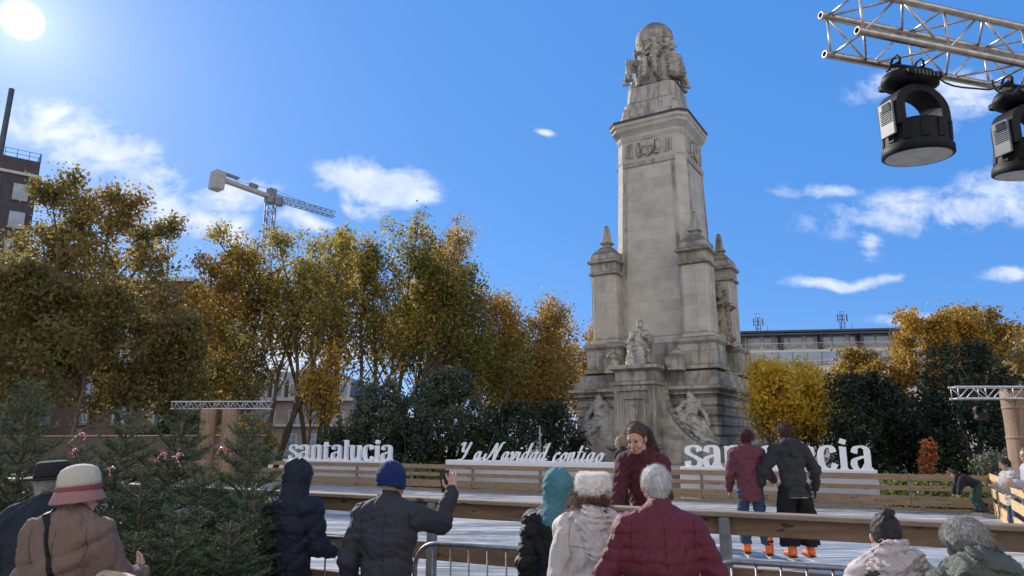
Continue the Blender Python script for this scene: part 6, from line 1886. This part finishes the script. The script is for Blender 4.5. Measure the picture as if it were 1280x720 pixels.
wear(o, 'shirt_hem', [CAP(f.hip - f.upv * .13, f.hip - f.upv * .06, .178, .172, f.dep, .74), CUT(f.hip - f.upv * .135, -f.upv), CUT(f.hip - f.upv * .09, f.upv)], M['white'], .008, None)
wear(o, 'trousers', f.trousers(.055, .060, short=.11), fb('baggy black cotton', (.012, .012, .014), sheen=.0), .009, (.014, 7., 93)); shoes(o, f, osk, True)
link('hair', hair_mesh('hair', cap_hair(f, .0, .05, 1.04), HM['brown'], .008, (.008, 22., 3), dict(n=2200, L=.05, w_=.0018, down=.15, jit=.6, segs=4, curl=.5)), o)
for sx in (-1, 1):
    a, b_ = (f.wrR, f.elR) if sx > 0 else (f.wrL, f.elL)
    wear(o, 'glove', f.hand(a, b_, (-sx, 0, 0), sx, .3, r=.012), M['black'], .007, None)
# 12 bending skater
f = Fig(1.18, lean=1.15, yaw=.0, pitch=-.35, armR=((.02, .10, -.24), (-.02, .08, -.22)), armL=((.02, .12, -.24), (-.02, .06, -.22)), legR=((.10, .10, .48), (.10, -.05, .0875)), legL=((.1, .10, .48), (.10, -.12, .0875)))
o = person('child skater bending far forward near the right rink corner in green trousers', 1222, 612, 15.6, rad(80), f, z0=ICE + .055, vox=.012)
wear(o, 'jacket', f.jacket(.03, -.03), fb('blue black fleece', (.016, .018, .03)), .012, (.01, 9., 3))
wear(o, 'trousers', f.trousers(.03, .03), fb('sea green trousers', (.035, .075, .07)), .012, (.01, 9., 4)); shoes(o, f, M['black'], True)
link('hair', hair_mesh('hair', cap_hair(f, .0, .05, 1.03), HM['black'], .01, None, dict(n=600, L=.03, w_=.003, down=.4, jit=.3)), o)
# 13 people outside the right railing
SG = 'spectators outside the right railing'
f = Fig(1.74, yaw=.3, armR=((.06, .02, -.27), (-.06, .22, .02)), armL=((.06, .08, -.26), (-.02, .24, .06)), wide=1.05)
o = person('person in a pale grey padded jacket cut off by the right photo edge', 1284, 545, 11.6, rad(75), f, group=SG, vox=.011)
wear(o, 'jacket', f.jacket(.035, -.14, puff=(.006, .09)), fb('pale grey padded nylon', (.48, .50, .54), rough=.5, sheen=.1), .009, (.006, 9., 5), quilt=(.012, .09, f.upv))
wear(o, 'trousers', f.trousers(.01), fb('dark green cord', (.02, .055, .045)), .012); shoes(o, f, M['black'])
link('hair', hair_mesh('hair', cap_hair(f, .02, .05, 1.02), HM['ash'], .01, None, dict(n=800, L=.05, w_=.002, down=.6, jit=.2)), o)
f = Fig(1.52, yaw=.0, pitch=.25, armR=((.05, .10, -.25), (-.10, .20, .05)), armL=((.05, .10, -.25), (-.10, .20, .06)))
o = person('person in a light fluffy jacket leaning over the right railing with a phone', 1259, 572, 13.4, rad(80), f, group=SG, bodyargs=dict(curlR=.6, curlL=.6), vox=.010)
wear(o, 'jacket', f.jacket(.035, -.12, puff=(.012, .1)), fb('light fluffy jacket', (.50, .48, .45)), .011, (.010, 12., 6))
wear(o, 'trousers', f.trousers(), fb('blue jeans', (.05, .09, .15)), .012); shoes(o, f, M['black'])
link('hair', hair_mesh('hair', cap_hair(f, .03, .045, 1.03), HM['black'], .01, None, dict(n=800, L=.05, w_=.002, down=.5, jit=.3)), o)
pp = o.matrix_basis @ Vector(tuple((f.wrR + f.wrL) / 2 + np.array([0, .10, .05])))
m = MB(); m.bbox((0, 0, 0), (.008, .15, .075), b=.003); tag(m.build('phone', M['black_gloss'], None, tuple(pp), rad(80) + PI / 2), 'phone held over the right railing by the person in the light jacket', 'phone')
# 14 ponytail woman, front right
f = Fig(1.47, yaw=-.05, pitch=-.02, wide=1.12, hunch=-.01, sh=.17)
o = person('woman with a dark top bun and pale pink hooded jacket in the foreground right', 1106, 641, 3.75, rad(-4), f, vox=.0075)
pk = fb('pale pink jersey', (.66, .57, .55), sheen=.4); wear(o, 'jacket', f.jacket(.024, -.15), pk, .0075, (.010, 9., 101))
wear(o, 'hood', [CAP(f.U(-.09, -.05, .555), f.U(.09, -.05, .555), .07, .07), CAP(f.U(0, -.10, .55), f.U(0, -.17, .38), .12, .05, f.dep, .55), CAP(f.U(-.07, .03, .55), f.U(.07, .03, .55), .06, .06)], pk, .007, (.016, 13., 102))
wear(o, 'trousers', f.trousers(), fb('grey trousers', (.06, .06, .065)), .012); shoes(o, f, M['black'])
link('hair', hair_mesh('hair', cap_hair(f, .0, .06, 1.0, [CAP(f.h(0, -.04, .10), f.h(.0, -.07, .135), .05, .026, k=.03), ELL(f.h(.0, -.075, .145), (.028, .026, .026), k=.014), CAP(f.h(-.02, -.09, .12), f.h(.035, -.085, .155), .012, .008, k=.01)]), HM['black'], .0055, (.002, 26., 8), dict(n=500, L=.015, w_=.0006, down=.1, jit=.3, segs=2)), o)
wear(o, 'backpack_strap', [CAP(f.U(-.15, -.125, .52), f.U(-.17, -.17, .10), .03, .034, f.dep, .45), CAP(f.U(-.15, -.12, .53), f.U(-.145, .10, .52), .03, .03, (0, 0, 1), .45)], mat('black webbing', (.02, .02, .022), (.03, .03, .03), .6, 30), .006, None)
# 15 grey curls, olive coat
f = Fig(1.46, yaw=.05, pitch=.0, wide=1.25, sh=.185, hunch=.0)
o = person('woman with short curly grey hair and an olive padded coat at the bottom right', 1208, 652, 3.5, rad(3), f, skin='skin_old', vox=.0075)
ol = fb('olive padded nylon', (.085, .10, .075), rough=.42, sheen=.0, spec=.5); wear(o, 'coat', f.jacket(.038, -.35), ol, .007, (.009, 8., 111), quilt=(.014, .12, f.upv))
wear(o, 'hood', [CAP(f.U(-.10, -.04, .58), f.U(.10, -.04, .58), .085, .085), CAP(f.U(0, -.12, .56), f.U(0, -.19, .42), .15, .07, f.dep, .55)], ol, .007, (.010, 9., 112))
m = MB()
pts = [tuple(f.U(.185 * math.cos(a), -.035 - .155 * math.sin(a) * 1.05, .615 - .17 * math.sin(a) ** 2)) for a in np.linspace(-.25, PI + .25, 18)]
m.path(pts, .009, 8); m.build('hood_piping', fb('dark piping', (.03, .035, .028)), o)
wear(o, 'trousers', f.trousers(), fb('charcoal trousers', (.03, .03, .032)), .012); shoes(o, f, M['black'])
link('hair', hair_mesh('hair', cap_hair(f, .0, .055, .98, [ELL(f.h(0, -.03, .055), (.086, .10, .08), f.RH)]), HM['grey'], .006, (.010, 16., 3), dict(n=12000, L=.026, w_=.0010, down=.1, jit=.6, segs=6, curl=1.3)), o)
# orange skates resting at the right edge of the ice
for i, (px, yy_) in enumerate(((1271, 6.6),)):
    f = Fig(1.6); 
    ok = link('skate_boot', sdf_mesh('skate_boot', [CAP((0, 0, .20), (0, -.012, .09), .055, .052), CAP((0, -.02, .075), (0, .15, .07), .048, .040, (0, 0, 1), .8), CUT((0, 0, .055), (0, 0, -1)), CUT((0, 0, .235), (0, 0, 1))], .006, .02, [osk]), None, (colx(px, yy_, .4), yy_, ICE + .008), rad(60))
    tag(ok, 'orange rental skate standing on the ice at the right photo edge', 'skate')
    m = MB(); m.bbox((0, .04, .02), (.004, .28, .035), b=.001)
    for q in (-.03, .11): m.bbox((0, q, .045), (.022, .035, .03), b=.004)
    m.build('blade', M['alu_dull'], ok)
